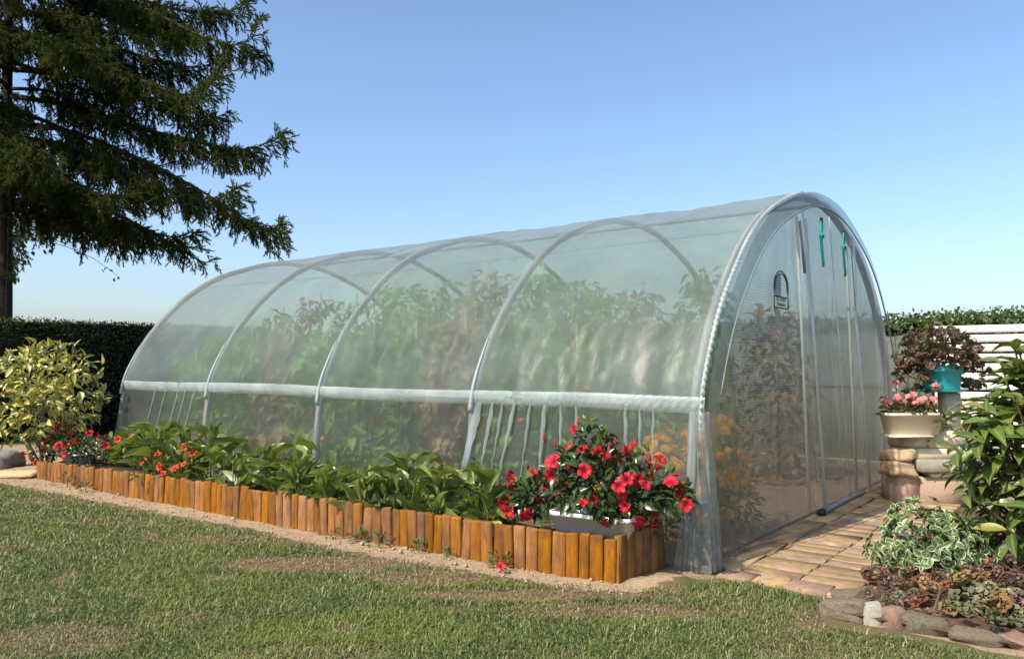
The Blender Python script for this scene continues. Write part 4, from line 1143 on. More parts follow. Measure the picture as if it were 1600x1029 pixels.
def hedge(name, lab, v0, v1, u0, u1, h, nface, seed, axis, m='hedge', mtop='hedge_top_lit', ls=.05, ntop=2500, jag=.04):
    q = np.random.default_rng(seed)
    t = thing(name, lab, 'hedge', T((v0 + v1) / 2, (u0 + u1) / 2, 0), TROT)
    a, b = (v1 - v0) / 2, (u1 - u0) / 2
    V, F = box(-a + .12, a - .12, -b + .10, b - .10, 0, h - .03); link('core', build('core', V, F, rough_mat(name + '_core', (.006, .008, .004), (.012, .016, .007), 20, 1, .3, .02, spec=0)), t)
    mb = MB(); pr = leaf(2, 1, 1, .55, fold=.15, bend=.2)
    def face(n, P, nr, mm, tn):
        P = P + nr * ((fbm(P[:, 0] * 1.3 + P[:, 1] * 1.3, P[:, 2] * 1.5, 3) - .5) * .25 + q.uniform(-.10, .05, n))[:, None]
        d = nrm(q.normal(0, 1, (n, 3)) + nr * .4); scatter(mb, pr, P, d, nrm(nr + q.normal(0, .55, (n, 3)) + [0, 0, .4]), q.uniform(.7, 1.3, n) * ls, tn)
    n = nface
    if axis == 'v':     # long along v, front faces -u
        face(n, np.stack([q.uniform(-a, a, n), np.full(n, -b), q.uniform(0, h, n)], -1), np.array([0, -1., 0]), 0, q.random(n))
        k = n // 6; face(k, np.stack([np.full(k, -a), q.uniform(-b, b, k), q.uniform(0, h, k)], -1), np.array([-1., 0, 0]), 0, q.random(k))
    else:               # long along u, front faces -v
        face(n, np.stack([np.full(n, -a), q.uniform(-b, b, n), q.uniform(0, h, n)], -1), np.array([-1., 0, 0]), 0, q.random(n))
        k = n // 8; face(k, np.stack([q.uniform(-a, a, k), np.full(k, -b), q.uniform(0, h, k)], -1), np.array([0, -1., 0]), 0, q.random(k))
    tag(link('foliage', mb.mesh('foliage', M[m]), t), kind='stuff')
    mb = MB(); n = ntop
    P = np.stack([q.uniform(-a, a, n), q.uniform(-b, b, n), h - .03 + q.uniform(-.05, .05, n) + jag * q.random(n) ** 3 * 3 + (fbm(q.uniform(0, 1, n) * 0 + 0, 0 * q.random(n), 1)) * 0], -1)
    P[:, 2] += (fbm(P[:, 0] * .9, P[:, 1] * .9, 3) - .5) * jag * 3
    scatter(mb, pr, P, nrm(q.normal(0, 1, (n, 3)) + [0, 0, .25]), nrm(q.normal(0, .4, (n, 3)) + [0, 0, 1]), q.uniform(.7, 1.35, n) * ls, q.random(n))
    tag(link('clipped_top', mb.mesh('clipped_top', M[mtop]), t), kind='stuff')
hedge('clipped_hedge', 'tall dark clipped hedge behind the variegated bush at the left', -6, 7.2, 13.9, 15.1, 2.19, 26000, 1, 'v', ls=.06, ntop=9000, jag=.02)
hedge('ivy_hedge', 'ivy-covered hedge top showing above the white slat fence at the right', 7.55, 8.3, -4.5, 13.6, 1.99, 26000, 2, 'u', 'ivy', 'ivy', ls=.075, ntop=15000, jag=.045)

# --- spruce
def spruce():
    q = np.random.default_rng(5)
    base = np.array([-11.0, 17.0, 0.0])
    t = thing('spruce_tree', 'tall dark spruce with drooping limbs behind the hedge at the left', 'tree', base)
    zt = np.linspace(0, 13.5, 20)
    V, F = tube(np.stack([.05 * np.sin(zt * .5), .03 * np.cos(zt * .7), zt], -1), np.interp(zt, [0, .6, 13.5], [.24, .185, .03]), 12)
    link('trunk', build('trunk', V, F, M['bark'], smooth=True), t)
    # sprig prototype: needles round a short axis
    ang = np.arange(14) * 2.399; Vn, Fn = [], []
    for k, a in enumerate(ang):
        y = .02 + .12 * k / 14; r = .030 + .012 * math.sin(k * 1.7)
        dx, dz = math.cos(a), math.sin(a); b = len(Vn)
        Vn += [[dx * .003 - dz * .009, y - .006, dz * .003 + dx * .009], [dx * .003 + dz * .009, y + .008, dz * .003 - dx * .009], [dx * r, y + .040, dz * r]]
        Fn.append([b, b + 1, b + 2])
    b = len(Vn); Vn += [[-.010, 0, 0], [.010, 0, 0], [0, .18, 0], [0, 0, -.010], [0, 0, .010]]; Fn += [[b, b + 1, b + 2], [b + 3, b + 4, b + 2]]
    proto = (np.array(Vn), np.array(Fn))
    def limb(pts, dens=1.0, brown=False, fin=1.0):
        pts = np.asarray(pts, float)
        C, s = spline(pts, 8); L = s[-1]
        o = link('limb', build('limb', *tube(C, np.interp(s, [0, L], [.055 * min(1, L / 5) + .012, .006]), 6), M['bark'], smooth=True), t)
        P, D, Tn = [], [], []
        def at(x): return np.array([np.interp(x, s, C[:, k]) for k in range(3)])
        def strand(a, d0, ln, droop):
            n = max(2, int(ln / .085)); p = a.copy(); d = d0.copy(); tn = q.uniform(0, 1)
            for k in range(n):
                d = nrm(d + np.array([0, 0, -droop]) + q.normal(0, .10, 3)); p = p + d * (ln / n)
                for w in range(2):
                    P.append(p + q.normal(0, .018, 3)); D.append(nrm(d + q.normal(0, .38, 3))); Tn.append(np.clip(tn + q.normal(0, .2), 0, 1))
        nh = int(L * 17 * dens)
        for k in range(nh):                     # hanging curtains along the limb
            x = L * (.14 + .86 * q.random() ** .85); tgt = nrm(at(min(L, x + .1)) - at(x - .1)); sd = np.array([-tgt[1], tgt[0], 0]) * q.choice([-1, 1])
            taper = 1 - .72 * (x / L) ** 2
            strand(at(x), nrm(tgt * .35 + sd * q.uniform(.1, .9) + [0, 0, q.uniform(-.2, .3)]), q.uniform(.22, .95) * taper * fin + .08, q.uniform(.22, .6))
        for k in range(int(L * 3.4 * dens)):          # side branchlets, roughly level, turned up at their tips
            x = L * (.18 + .80 * q.random()); tgt = nrm(at(min(L, x + .1)) - at(x - .1)); sd = np.array([-tgt[1], tgt[0], 0]) * q.choice([-1, 1])
            a = at(x); ln = q.uniform(.4, 1.25) * (1 - .65 * x / L) * 1.3 * fin; d = nrm(tgt * .8 + sd * .75 + [0, 0, -.12])
            m = max(3, int(ln / .11)); p = a.copy()
            for j in range(m):
                d = nrm(d + [0, 0, (-.05 if j < m * .6 else .12)] + q.normal(0, .05, 3)); p = p + d * ln / m
                P.append(p); D.append(nrm(d + q.normal(0, .3, 3))); Tn.append(q.random())
                P.append(p); D.append(nrm(d + q.normal(0, .5, 3))); Tn.append(q.random())
                if q.random() < .75: strand(p, nrm(d * .5 + q.normal(0, .3, 3)), q.uniform(.15, .55) * (1 - .4 * j / m), q.uniform(.3, .7))
        for x in np.arange(.35 * L, L, .055):         # needles on the limb itself
            tgt = nrm(at(min(L, x + .06)) - at(x - .06)); P.append(at(x)); D.append(nrm(tgt + q.normal(0, .45, 3))); Tn.append(q.random())
        for k in range(4):                       # the upturned tip
            P.append(at(L)); D.append(nrm(nrm(C[-1] - C[-3]) + q.normal(0, .4, 3))); Tn.append(.4)
        P, D, Tn = np.array(P), np.array(D), np.array(Tn); N = len(P)
        mb = MB(); scatter(mb, proto, P, D, q.normal(size=(N, 3)), q.uniform(.75, 1.25, N), Tn)
        tag(link('needles', mb.mesh('needles', M['brown_needle' if brown else 'needle']), o), kind='stuff')
        return N
    tot = 0
    def wl(lst): return [np.array(p) - base for p in lst]
    # limbs reaching out over the lawn, set out where they stand
    tot += limb(wl([(-10.9, 17, 9.9), (-9.6, 16.9, 9.5), (-8.0, 16.8, 9.05), (-6.6, 16.6, 8.35), (-5.75, 16.5, 8.15), (-5.35, 16.5, 8.7)]), 1.0)
    tot += limb(wl([(-10.9, 17, 8.7), (-9.5, 16.6, 8.1), (-8.0, 16.3, 7.4), (-6.9, 16.1, 6.95), (-6.35, 16.0, 7.0), (-6.0, 16, 7.5)]), 1.35)
    tot += limb(wl([(-10.9, 17, 7.2), (-9.6, 16.9, 6.95), (-8.2, 16.8, 6.5), (-6.9, 16.7, 6.15), (-5.6, 16.5, 5.9), (-4.8, 16.5, 6.25)]), 1.25)
    tot += limb(wl([(-10.9, 17, 6.6), (-9.6, 16.9, 6.4), (-8.2, 16.7, 5.85), (-6.8, 16.6, 5.15), (-5.5, 16.5, 4.35), (-5.1, 16.5, 4.2), (-4.85, 16.5, 4.33)]), 1.25)
    tot += limb(wl([(-10.9, 17, 6.2), (-9.5, 16.6, 6.0), (-8.3, 16.4, 5.5), (-7.2, 16.2, 5.0), (-6.2, 16.1, 4.75), (-5.5, 16.0, 5.0)]), 1.2)
    tot += limb(wl([(-10.9, 17, 10.4), (-9.3, 17.3, 9.9), (-7.8, 17.5, 9.4), (-6.6, 17.6, 9.3), (-5.9, 17.6, 9.6)]), 1.1)
    tot += limb(wl([(-10.9, 17, 9.2), (-9.6, 17.2, 8.7), (-8.2, 17.4, 8.2), (-7.0, 17.4, 8.0), (-6.4, 17.4, 8.3)]), 1.1)
    tot += limb(wl([(-10.9, 17, 5.9), (-10.1, 15.8, 5.8), (-9.3, 14.7, 5.3), (-8.6, 13.8, 4.9), (-8.1, 13.2, 5.0)]), 1.5)
    tot += limb(wl([(-10.9, 17, 5.7), (-10.7, 15.6, 5.7), (-10.3, 14.3, 5.2), (-9.8, 13.1, 4.8), (-9.5, 12.6, 4.9)]), 1.5)
    tot += limb(wl([(-10.9, 17, 5.5), (-9.9, 16.2, 5.4), (-8.9, 15.6, 5.0), (-7.9, 15.2, 4.6), (-7.2, 14.9, 4.6)]), 1.4)
    tot += limb(wl([(-10.9, 17, 8.2), (-10.9, 15.9, 8.1), (-10.5, 14.7, 7.5), (-10.2, 13.9, 7.2)]), 1.4)
    tot += limb(wl([(-10.9, 17, 4.9), (-9.8, 17.2, 4.9), (-8.6, 17.4, 4.5), (-7.6, 17.5, 4.2), (-7.0, 17.4, 4.3)]), 1.1)
    tot += limb(wl([(-10.9, 17, 4.8), (-9.9, 16.5, 4.7), (-8.9, 16.2, 4.35), (-8.0, 16, 4.2)]), 1.1)
    for i in range(40):
        z = 4.6 + 8.2 * (i + .5) / 40; a = i * 2.399 + q.uniform(-.3, .3); L = np.interp(z, [4.5, 6, 13.5], [4.6, 5.0, .8]) * q.uniform(.8, 1.05)
        d = np.array([math.cos(a), math.sin(a), 0])
        if abs(a % (2 * math.pi)) < .5 or abs(a % (2 * math.pi) - 2 * math.pi) < .5: L *= .62
        tot += limb([[0, 0, z], d * L * .35 + [0, 0, z - .12 * L * .35], d * L * .7 + [0, 0, z - .24 * L * .7], d * L * .92 + [0, 0, z - .30 * L * .92], d * L + [0, 0, z - .26 * L]], .62)
    for i in range(12):                          # fuller upper crown on the side over the lawn
        z = 7.2 + 4.8 * (i + .5) / 12; a = -1.25 + 2.1 * ((i * .618) % 1.0); L = np.interp(z, [7, 9, 12.5], [4.3, 4.9, 3.2]) * q.uniform(.75, 1.0)
        d = np.array([math.cos(a), math.sin(a), 0])
        tot += limb([[0, 0, z], d * L * .35 + [0, 0, z - .10 * L * .35], d * L * .7 + [0, 0, z - .22 * L * .7], d * L * .92 + [0, 0, z - .27 * L * .92], d * L + [0, 0, z - .22 * L]], .9)
    tot += limb(wl([(-10.9, 17, 5.2), (-10.9, 15.8, 5.0), (-10.85, 14.8, 4.4), (-10.75, 14.4, 3.8)]), 1.2, True, .8)
    print('sprigs', tot)
spruce()
def climber():
    q = np.random.default_rng(15); c = np.array([-10.75, 16.72, 0.0])
    t = thing('climbing_vine', 'dark broad-leaved climber hanging below the lowest limbs of the spruce', 'vine', c)
    mb = MB(); V, F = tube([[0, 0, 0], [.03, 0, 2], [0, .05, 4.6]], [.03, .025, .02], 6); mb.add(V, F)
    P, D = [], []
    for k in range(26):
        z0 = q.uniform(3.9, 4.9); L = q.uniform(.6, 2.6); a = q.uniform(-.9, .35)
        if k > 21: L, z0 = q.uniform(.2, .4), q.uniform(3.0, 3.8)
        pts = [np.array([0, 0, z0])]
        d = nrm(np.array([math.cos(a), math.sin(a), .15]))
        for j in range(8):
            d = nrm(d + [0, 0, -.085] + q.normal(0, .07, 3)); pts.append(pts[-1] + d * L / 8)
            if j > 1:
                for w in range(int(q.integers(1, 5)) if j > 5 else int(q.integers(0, 3))): P.append(pts[-1] + q.normal(0, .05, 3)); D.append(nrm(d * .4 + q.normal(0, .6, 3) + [0, 0, -.5]))
        V, F = tube(pts, np.linspace(.010, .004, 9), 5, False); mb.add(V, F)
    tag(link('stems', mb.mesh('stems', M['bark']), t), kind='stuff')
    P, D = np.array(P), np.array(D)
    vm = leaf_meshes('leaf', M['vine'], 3, na=4, nc=1, L=1, W=.6, p=.7, fold=.15, bend=.3)
    leaf_objs(t, 'leaf', vm, P, D, nrm(q.normal(0, .6, P.shape) + [0, -.4, .6]), q.uniform(.08, .13, len(P)), np.zeros(3))
climber()

# ------------------------------------------------------------------ right side: fence, pier, pots, shrubs
ft = thing('slat_fence', 'white horizontal slat fence behind the potted plants', 'fence', T(7.2, 0, 0), TROT)
for i in range(14):
    z1 = 1.90 - i * .128
    V, F = box(-.012, .012, -3.4, -.22, z1 - .100, z1, .006, .0006); link('slat', build('slat', V, F, M['fence']), ft)
for yy in (-3.3, -1.8, -.28):
    V, F = box(.02, .09, yy - .04, yy + .04, 0, 1.88, .006); link('post', build('post', V, F, M['fence']), ft)
st = thing('board_screen', 'grey weathered board screen between the tunnel and the white fence', 'screen', T(7.2, 0, 0), TROT)
for i in range(22):
    V, F = box(-.012, .012, 0, .145, 0, 1.80 + random.uniform(-.03, .03), .004, .001); link('board', build('board', V, F, M['reed']), st, loc=(random.uniform(-.01, .01), -.18 + .15 * i, 0))

def block(name, lab, cat, x0, x1, y0, y1, z0, z1, m, ch=.012, jit=.004, rot=0, grp=None):
    cx, cy = (x0 + x1) / 2, (y0 + y1) / 2
    V, F = box(x0 - cx, x1 - cx, y0 - cy, y1 - cy, 0, z1 - z0, ch, jit)
    return tag(link(name, build(name, V, F, M[m]), loc=(cx, cy, z0), rot=(0, 0, rot)), lab, cat, grp)
block('concrete_block', 'narrow pinkish concrete block at the left foot of the stone pier', 'block', 3.785, 3.995, 7.80, 8.15, -.02, .285, 'pier')
block('concrete_block', 'wide pinkish concrete block at the foot of the stone pier', 'block', 4.005, 4.62, 7.79, 8.15, -.02, .28, 'pier')
rock('sandstone', 'lower of two tan rounded stones stacked beside the grey slab', 'stone', (3.83, 7.88, .355), (.30, .30, .145), 'sandst', 21, rotz=.1)
rock('sandstone', 'upper of two tan rounded stones stacked beside the grey slab', 'stone', (3.845, 7.90, .485), (.32, .28, .14), 'sandst', 22, rotz=-.15)
block('stone_slab', 'thin white stone slab lying on the wide concrete block', 'slab', 4.10, 4.55, 7.76, 8.1, .283, .325, 'cream_block', .008)
block('stone_slab', 'thick grey stone slab in the pier above the thin white slab', 'slab', 3.98, 4.66, 7.73, 8.1, .328, .445, 'slab', .012)
block('cream_block', 'cream block under the geranium planter, left one', 'block', 3.88, 4.12, 7.86, 8.2, .555, .665, 'cream_block')
block('cream_block', 'large cream block to the right of the geranium planter', 'block', 4.13, 4.62, 7.84, 8.2, .555, .73, 'cream_block')
block('cream_block', 'low wide cream block lying on the grey slab', 'block', 3.90, 4.68, 7.83, 8.2, .448, .552, 'cream_block')
block('tray', 'thin cream tray under the geranium planter', 'tray', 3.69, 4.11, 7.72, 7.98, .668, .688, 'cream', .006, .001)
planter('cream plastic trough planted with pink geraniums', (3.955, 7.86, .69), .02, .56, .22, .215, 'cream')
block('stone_post', 'pale square post carrying the turquoise pot', 'post', 4.37, 4.52, 7.98, 8.13, .732, 1.10, 'post', .01)
pot = thing('flower_pot', 'round turquoise plastic pot on a post by the fence', 'pot', (4.37, 8.06, 1.128))
V, F = lathe([(.001, 0), (.165, 0), (.170, .01), (.188, .175), (.200, .178), (.204, .24), (.190, .242), (.186, .20), (.001, .2)], 32); o = link('tub', build('tub', V, F, M['turq'], smooth=False), pot)
sa = thing('saucer', 'turquoise saucer under the round pot', 'saucer', (4.37, 8.06, 1.102))
V, F = lathe([(.001, 0), (.19, 0), (.225, .022), (.218, .025), (.185, .008), (.001, .008)], 32); link('dish', build('dish', V, F, M['turq'], smooth=False), sa)
def fan_meshes(mat, k, nlobe=7):
    out = []
    for i in range(k):
        q = np.random.default_rng(500 + i); nt = 22
        th = np.linspace(-2.75, 2.75, nt)
        edge = 1 + .11 * np.cos(th * nlobe / .9 + q.uniform(-.5, .5)) + q.normal(0, .035, nt)
        V, al, ac = [[0, 0, 0]], [0], [0]
        for r in (.5, 1.0):
            for t_, e in zip(th, edge):
                rr = r * .52 * (1 + (e - 1) * r)
                V.append([rr * math.sin(t_), .12 + rr * math.cos(t_), .10 * r * r * (.4 + .25 * i) + .05 * r * math.sin(t_ * 3.5 + i) - .16 * (rr * math.cos(t_)) ** 2]); al.append(abs(math.sin(t_ * 3.5))); ac.append(abs(math.sin(t_ * nlobe / 1.8)) * r)
        tri = [[0, 1 + a, 2 + a] for a in range(nt - 1)]
        quad = [[1 + a, 1 + nt + a, 2 + nt + a, 2 + a] for a in range(nt - 1)]
        out.append(build('leaf', V, [np.array(tri)[:, ::-1], np.array(quad)], mat, attrs=dict(across=ac, along=al, tone=np.full(len(V), i / max(1, k - 1))), smooth=True))
    return out
heu_leaf = fan_meshes(M['heu'], 4)
heu_gl = fan_meshes(M['heu_g'], 3)
heu_ol = fan_meshes(M['heu_o'], 2)
heu_rl = fan_meshes(M['heu_r'], 2)
def potted():
    q = np.random.default_rng(44); c = np.array([4.37, 8.06, 1.33])
    t = thing('purple_foliage_plant', 'bushy purple-brown leaved plant spilling from the turquoise pot', 'plant', c)
    P, D = dome(240, c + [-.02, 0, .13], (.40, .36, .30), -.35, .72, 45)
    P2, D2 = dome(60, c + [-.28, 0, -.08], (.16, .2, .18), -.9, .6, 46); P3, D3 = dome(50, c + [.30, 0, -.06], (.16, .2, .18), -.9, .6, 47)
    P = np.concatenate([P, P2, P3]); D = np.concatenate([D, D2, D3])
    d = nrm(D + q.normal(0, .5, D.shape) + [0, 0, -.1]); n = nrm(D + q.normal(0, .3, D.shape) + [0, 0, .5]); sc = q.uniform(.055, .10, len(P))
    g = q.random(len(P)) < .14
    leaf_objs(t, 'leaf', heu_leaf, P[~g], d[~g], n[~g], sc[~g], c); leaf_objs(t, 'leaf', heu_gl, P[g], d[g], n[g], sc[g], c)
    mb = MB(); Pi, Di = dome(260, [0, 0, .10], (.32, .3, .24), -.5, .2, 48)
    scatter(mb, leaf(3, 1, 1, .8, fold=.1, bend=.3, rnd=True), Pi, nrm(Di + q.normal(0, .5, Di.shape)), nrm(q.normal(0, .5, Di.shape) + [0, 0, 1]), q.uniform(.05, .09, len(Pi)), q.random(len(Pi)) * .4)
    tag(link('inner_leaves', mb.mesh('inner_leaves', M['heu']), t), kind='stuff')
potted()
def geranium():
    q = np.random.default_rng(54); c = np.array([3.955, 7.86, .87])
    t = thing('geranium_plant', 'pink-flowering geraniums growing in the cream trough', 'plant', c)
    P, D = dome(110, c + [0, 0, .02], (.29, .13, .13), -.1, .5, 55)
    mb = MB(); scatter(mb, leaf(4, 1, 1, .95, fold=.12, bend=.2, rnd=True), P - c, nrm(D + q.normal(0, .4, D.shape)), nrm(D * .5 + q.normal(0, .4, D.shape) + [0, 0, .8]), q.uniform(.045, .07, len(P)), q.random(len(P)))
    tag(link('leaves', mb.mesh('leaves', leaf_mat('geranium_leaf', (.04, .07, .02), (.12, .10, .04), .2, .5)), t), kind='stuff')
    fl = MB()
    for k in range(16):
        dd = nrm(q.normal(0, 1, 3) + [0, 0, .5]); p = dd * .034 * q.uniform(.8, 1.1)
        X = nrm(np.cross(dd, [.3, .5, .1])); Y = np.cross(dd, X)
        for j in range(5):
            a = 2 * math.pi * j / 5; r = .019
            ctr = p + (X * math.cos(a) + Y * math.sin(a)) * r * .6
            V = [p, ctr + (-X * math.sin(a) + Y * math.cos(a)) * r * .5, p + (X * math.cos(a) + Y * math.sin(a)) * r * 1.2 + dd * .004, ctr - (-X * math.sin(a) + Y * math.cos(a)) * r * .5]
            fl.add(V, np.array([[0, 1, 2, 3]]), along=.5)
    fm = fl.mesh('flower_head', M['pink']); mb = MB()
    for (px, pz, yy) in [(-.28, .16, 0), (-.13, .32, .05), (-.14, .18, -.02), (-.22, .12, .03), (-.03, .18, 0), (.03, .20, .03), (.07, .15, -.03), (.13, .16, .02), (.22, .16, 0), (.24, .29, .0), (-.07, .14, -.05), (.17, .12, -.05), (.0, .12, -.06)]:
        link('flower_head', fm, t, loc=(px, yy - .02, pz), rot=(q.normal(0, .3), q.normal(0, .3), q.uniform(0, 6)), scale=q.uniform(.9, 1.2))
        V, F = tube([[px * .8, yy, 0], [px, yy - .02, pz]], .004, 5, False); mb.add(V, F)
    tag(link('stems', mb.mesh('stems', M['stem']), t), kind='stuff')
    c2 = np.array([4.24, 7.80, .735]); t = thing('small_green_plant', 'small leafy green plant between the trough and the shrub', 'plant', c2)
    P, D = dome(40, [0, 0, .06], (.10, .08, .10), -.4, .4, 57); mb = MB()
    scatter(mb, leaf(4, 1, 1, .6, fold=.2, bend=.3), P, nrm(D + q.normal(0, .3, D.shape)), nrm(q.normal(0, .4, D.shape) + [0, -.4, .8]), q.uniform(.05, .08, len(P)), q.random(len(P)))
    tag(link('leaves', mb.mesh('leaves', M['ivy']), t), kind='stuff')
    V, F = tube([[0, 0, -.02], [0, 0, .1]], .006, 5); link('stem', build('stem', V, F, M['stem']), t)
geranium()

shrub_leaf = leaf_meshes('leaf', M['shrub'], 5, na=6, nc=2, L=1, W=.36, p=.88, fold=.24, bend=.30, tip=.95, wave=.06)
shrub_yl = leaf_meshes('leaf', M['shrub_y'], 2, na=6, nc=2, L=1, W=.36, p=.88, fold=.24, bend=.40, tip=.95)
def shrub():
    q = np.random.default_rng(64); c = np.array([3.48, 5.05, .03])
    t = thing('large_leaved_shrub', 'large glossy-leaved green shrub cut by the right edge of the picture', 'shrub', c)
    P, D, N_ = [], [], []; mb = MB()
    for k in range(150):                         # shoots ending in whorls of leaves
        a = q.uniform(0, 2 * math.pi); el = q.uniform(-.45, 1.4)
        r = np.array([.66, .58, .95]); d = np.array([math.cos(a) * math.cos(el), math.sin(a) * math.cos(el), math.sin(el)])
        e = c + [0, 0, .62] + d * r * q.uniform(.6, 1.0)
        if e[0] > 4.3: continue
        e[2] = max(e[2], .25)
        m = c * .55 + e * .45 + [0, 0, .05]
        V, F = tube([c - c + [q.normal(0, .05), q.normal(0, .05), 0], m - c, e - c], [.014, .010, .006], 6, False); mb.add(V, F)
        sd = nrm(e - m)
        for j in range(int(q.integers(6, 10))):
            th = j * 2.4 + q.uniform(-.3, .3); X = nrm(np.cross(sd, [.1, .2, 1.])); Y = np.cross(sd, X)
            o = X * math.cos(th) + Y * math.sin(th); back = .035 * j * q.uniform(.6, 1.2)
            P.append(e - sd * back); ld = nrm(o + sd * q.uniform(.3, .9) + [0, 0, -.15]); D.append(ld); N_.append(nrm(sd * .9 - o * .3 + [0, 0, .4] + q.normal(0, .15, 3)))
    P, D, N_ = map(np.array, (P, D, N_)); sc = q.uniform(.13, .205, len(P)); y = q.random(len(P)) < .03
    leaf_objs(t, 'leaf', shrub_leaf, P[~y], D[~y], N_[~y], sc[~y], c); leaf_objs(t, 'leaf', shrub_yl, P[y], D[y], N_[y], sc[y], c)
    tag(link('branches', mb.mesh('branches', M['twig'], True), t), kind='stuff')
    print('shrub leaves', len(P))
shrub()
eu_leaf = leaf_meshes('leaf', M['euon'], 4, na=4, nc=2, L=1, W=.64, p=.8, fold=.2, bend=.25, tip=.6)
eu_y = leaf_meshes('leaf', M['euon_y'], 2, na=4, nc=1, L=1, W=.55, p=.8, fold=.2, bend=.25, tip=.7)
def euonymus():
    q = np.random.default_rng(74); c = np.array([2.74, 5.22, .0])
    t = thing('variegated_euonymus', 'low rounded shrub with white-edged green leaves beside the path', 'shrub', c)
    P, D = [], []
    for (b, r, n, s_) in [((0, -.02, .17), (.33, .28, .27), 100, 1), ((.10, .32, .22), (.24, .22, .24), 44, 2), ((-.22, .05, .13), (.17, .18, .17), 28, 3), ((.2, -.05, .15), (.20, .2, .18), 32, 4), ((-.02, -.18, .10), (.26, .14, .13), 30, 5)]:
        p, d = dome(n, c + b, r, -.35, .85, 80 + s_); P.append(p); D.append(d)
    P = np.concatenate(P); D = np.concatenate(D)
    LP, LD, LN = [], [], []
    for p, d in zip(P, D):                      # little whorls of leaves at each shoot tip
        X = nrm(np.cross(d, [.2, .1, 1.])); Y = np.cross(d, X); k0 = q.uniform(0, 6)
        for j in range(4):
            th = k0 + j * 1.571; o = X * math.cos(th) + Y * math.sin(th); LP.append(p + o * .004); LD.append(nrm(o + d * .55)); LN.append(nrm(d * 1.2 - o * .4))
    LP, LD, LN = map(np.array, (LP, LD, LN)); n = len(LP); sc = q.uniform(.042, .066, n); y = (np.repeat(q.random(n // 4), 4) < .07)
    idx = np.arange(n); ob = idx[(idx % 2 == 0) | y][:330]; rest = np.setdiff1d(idx, ob)
    obn = ob[~y[ob]][:280]; rest = np.concatenate([rest, ob[~y[ob]][280:]]).astype(int); oby = ob[y[ob]]
    leaf_objs(t, 'leaf', eu_leaf, LP[obn], LD[obn], LN[obn], sc[obn], c); leaf_objs(t, 'leaf', eu_y, LP[oby], LD[oby], LN[oby], sc[oby] * 1.15, c)
    mb = MB(); scatter(mb, leaf(4, 2, 1, .55, fold=.2, bend=.25, tip=.7), LP[rest] - c, LD[rest], LN[rest], sc[rest], q.random(len(rest)))
    tag(link('more_leaves', mb.mesh('more_leaves', M['euon'], True), t), kind='stuff')
    mb = MB(); Pi, Di = dome(260, [0, 0, .14], (.30, .27, .20), -.4, .1, 91)
    scatter(mb, leaf(3, 1, 1, .5, fold=.2, bend=.3), Pi, nrm(Di + q.normal(0, .5, Di.shape)), nrm(q.normal(0, .5, Di.shape) + [0, 0, 1]), q.uniform(.03, .05, len(Pi)), q.random(len(Pi)) * .2)
    for k in range(14):
        V, F = tube([[0, 0, 0], [q.normal(0, .12), q.normal(0, .12), .18]], [.008, .004], 5, False); mb.add(V, F, mi=1)
    tag(link('inner_leaves', mb.mesh('inner_leaves', [M['mandleaf'], M['twig']]), t), kind='stuff')
euonymus()
def ground_cover(lab, loc, r, n, meshes, seed, ls, name='coral_bells_plant', h=.10, grp=None):
    q = np.random.default_rng(seed); c = np.array(loc)
    t = thing(name, lab, 'plant', c, 0, grp)
    a = q.uniform(0, 2 * math.pi, n); rr = np.sqrt(q.random(n)) * r
    P = np.stack([rr * np.cos(a), rr * np.sin(a) * .8, q.uniform(.03, h, n) * (1.2 - rr / r * .6)], -1) + c
    D = nrm(np.stack([np.cos(a), np.sin(a), q.normal(0, .35, n)], -1) + q.normal(0, .5, (n, 3))); N_ = nrm(q.normal(0, .35, (n, 3)) + [-.1, -.25, 1])
    leaf_objs(t, 'leaf', meshes, P, D, N_, ls * q.uniform(.7, 1.25, n), c)
    mb = MB()
    for p in P[::2]:
        V, F = tube([[0, 0, 0], (p - c) * [.6, .6, .8], p - c], .0025, 4, False); mb.add(V, F)
    tag(link('stalks', mb.mesh('stalks', M['twig']), t), kind='stuff')
ground_cover('dark brown coral bells between the variegated shrub and the big glossy shrub', (3.05, 5.35, .06), .30, 60, heu_leaf, 201, .075, h=.30)
ground_cover('olive coral bells with ribbed round leaves near the bottom right corner', (2.62, 4.33, .07), .26, 20, heu_gl, 202, .10, h=.13)
ground_cover('amber coral bells leaves in the bed near the kerb stones', (2.58, 4.52, .07), .22, 8, heu_ol, 203, .10, h=.15)
ground_cover('dull purple coral bells right of the variegated shrub', (2.80, 4.68, .06), .26, 44, heu_leaf, 204, .07, h=.16)
ground_cover('rust red leaves among the coral bells by the kerb', (2.45, 4.42, .06), .20, 7, heu_rl, 205, .085, h=.10)
ground_cover('reddish brown coral bells beneath the big glossy shrub', (3.15, 4.85, .06), .30, 46, heu_rl + heu_leaf, 206, .07, h=.18)
ground_cover('olive brown coral bells at the right edge of the picture', (3.0, 4.45, .06), .25, 26, heu_gl + heu_leaf, 207, .09, h=.14)
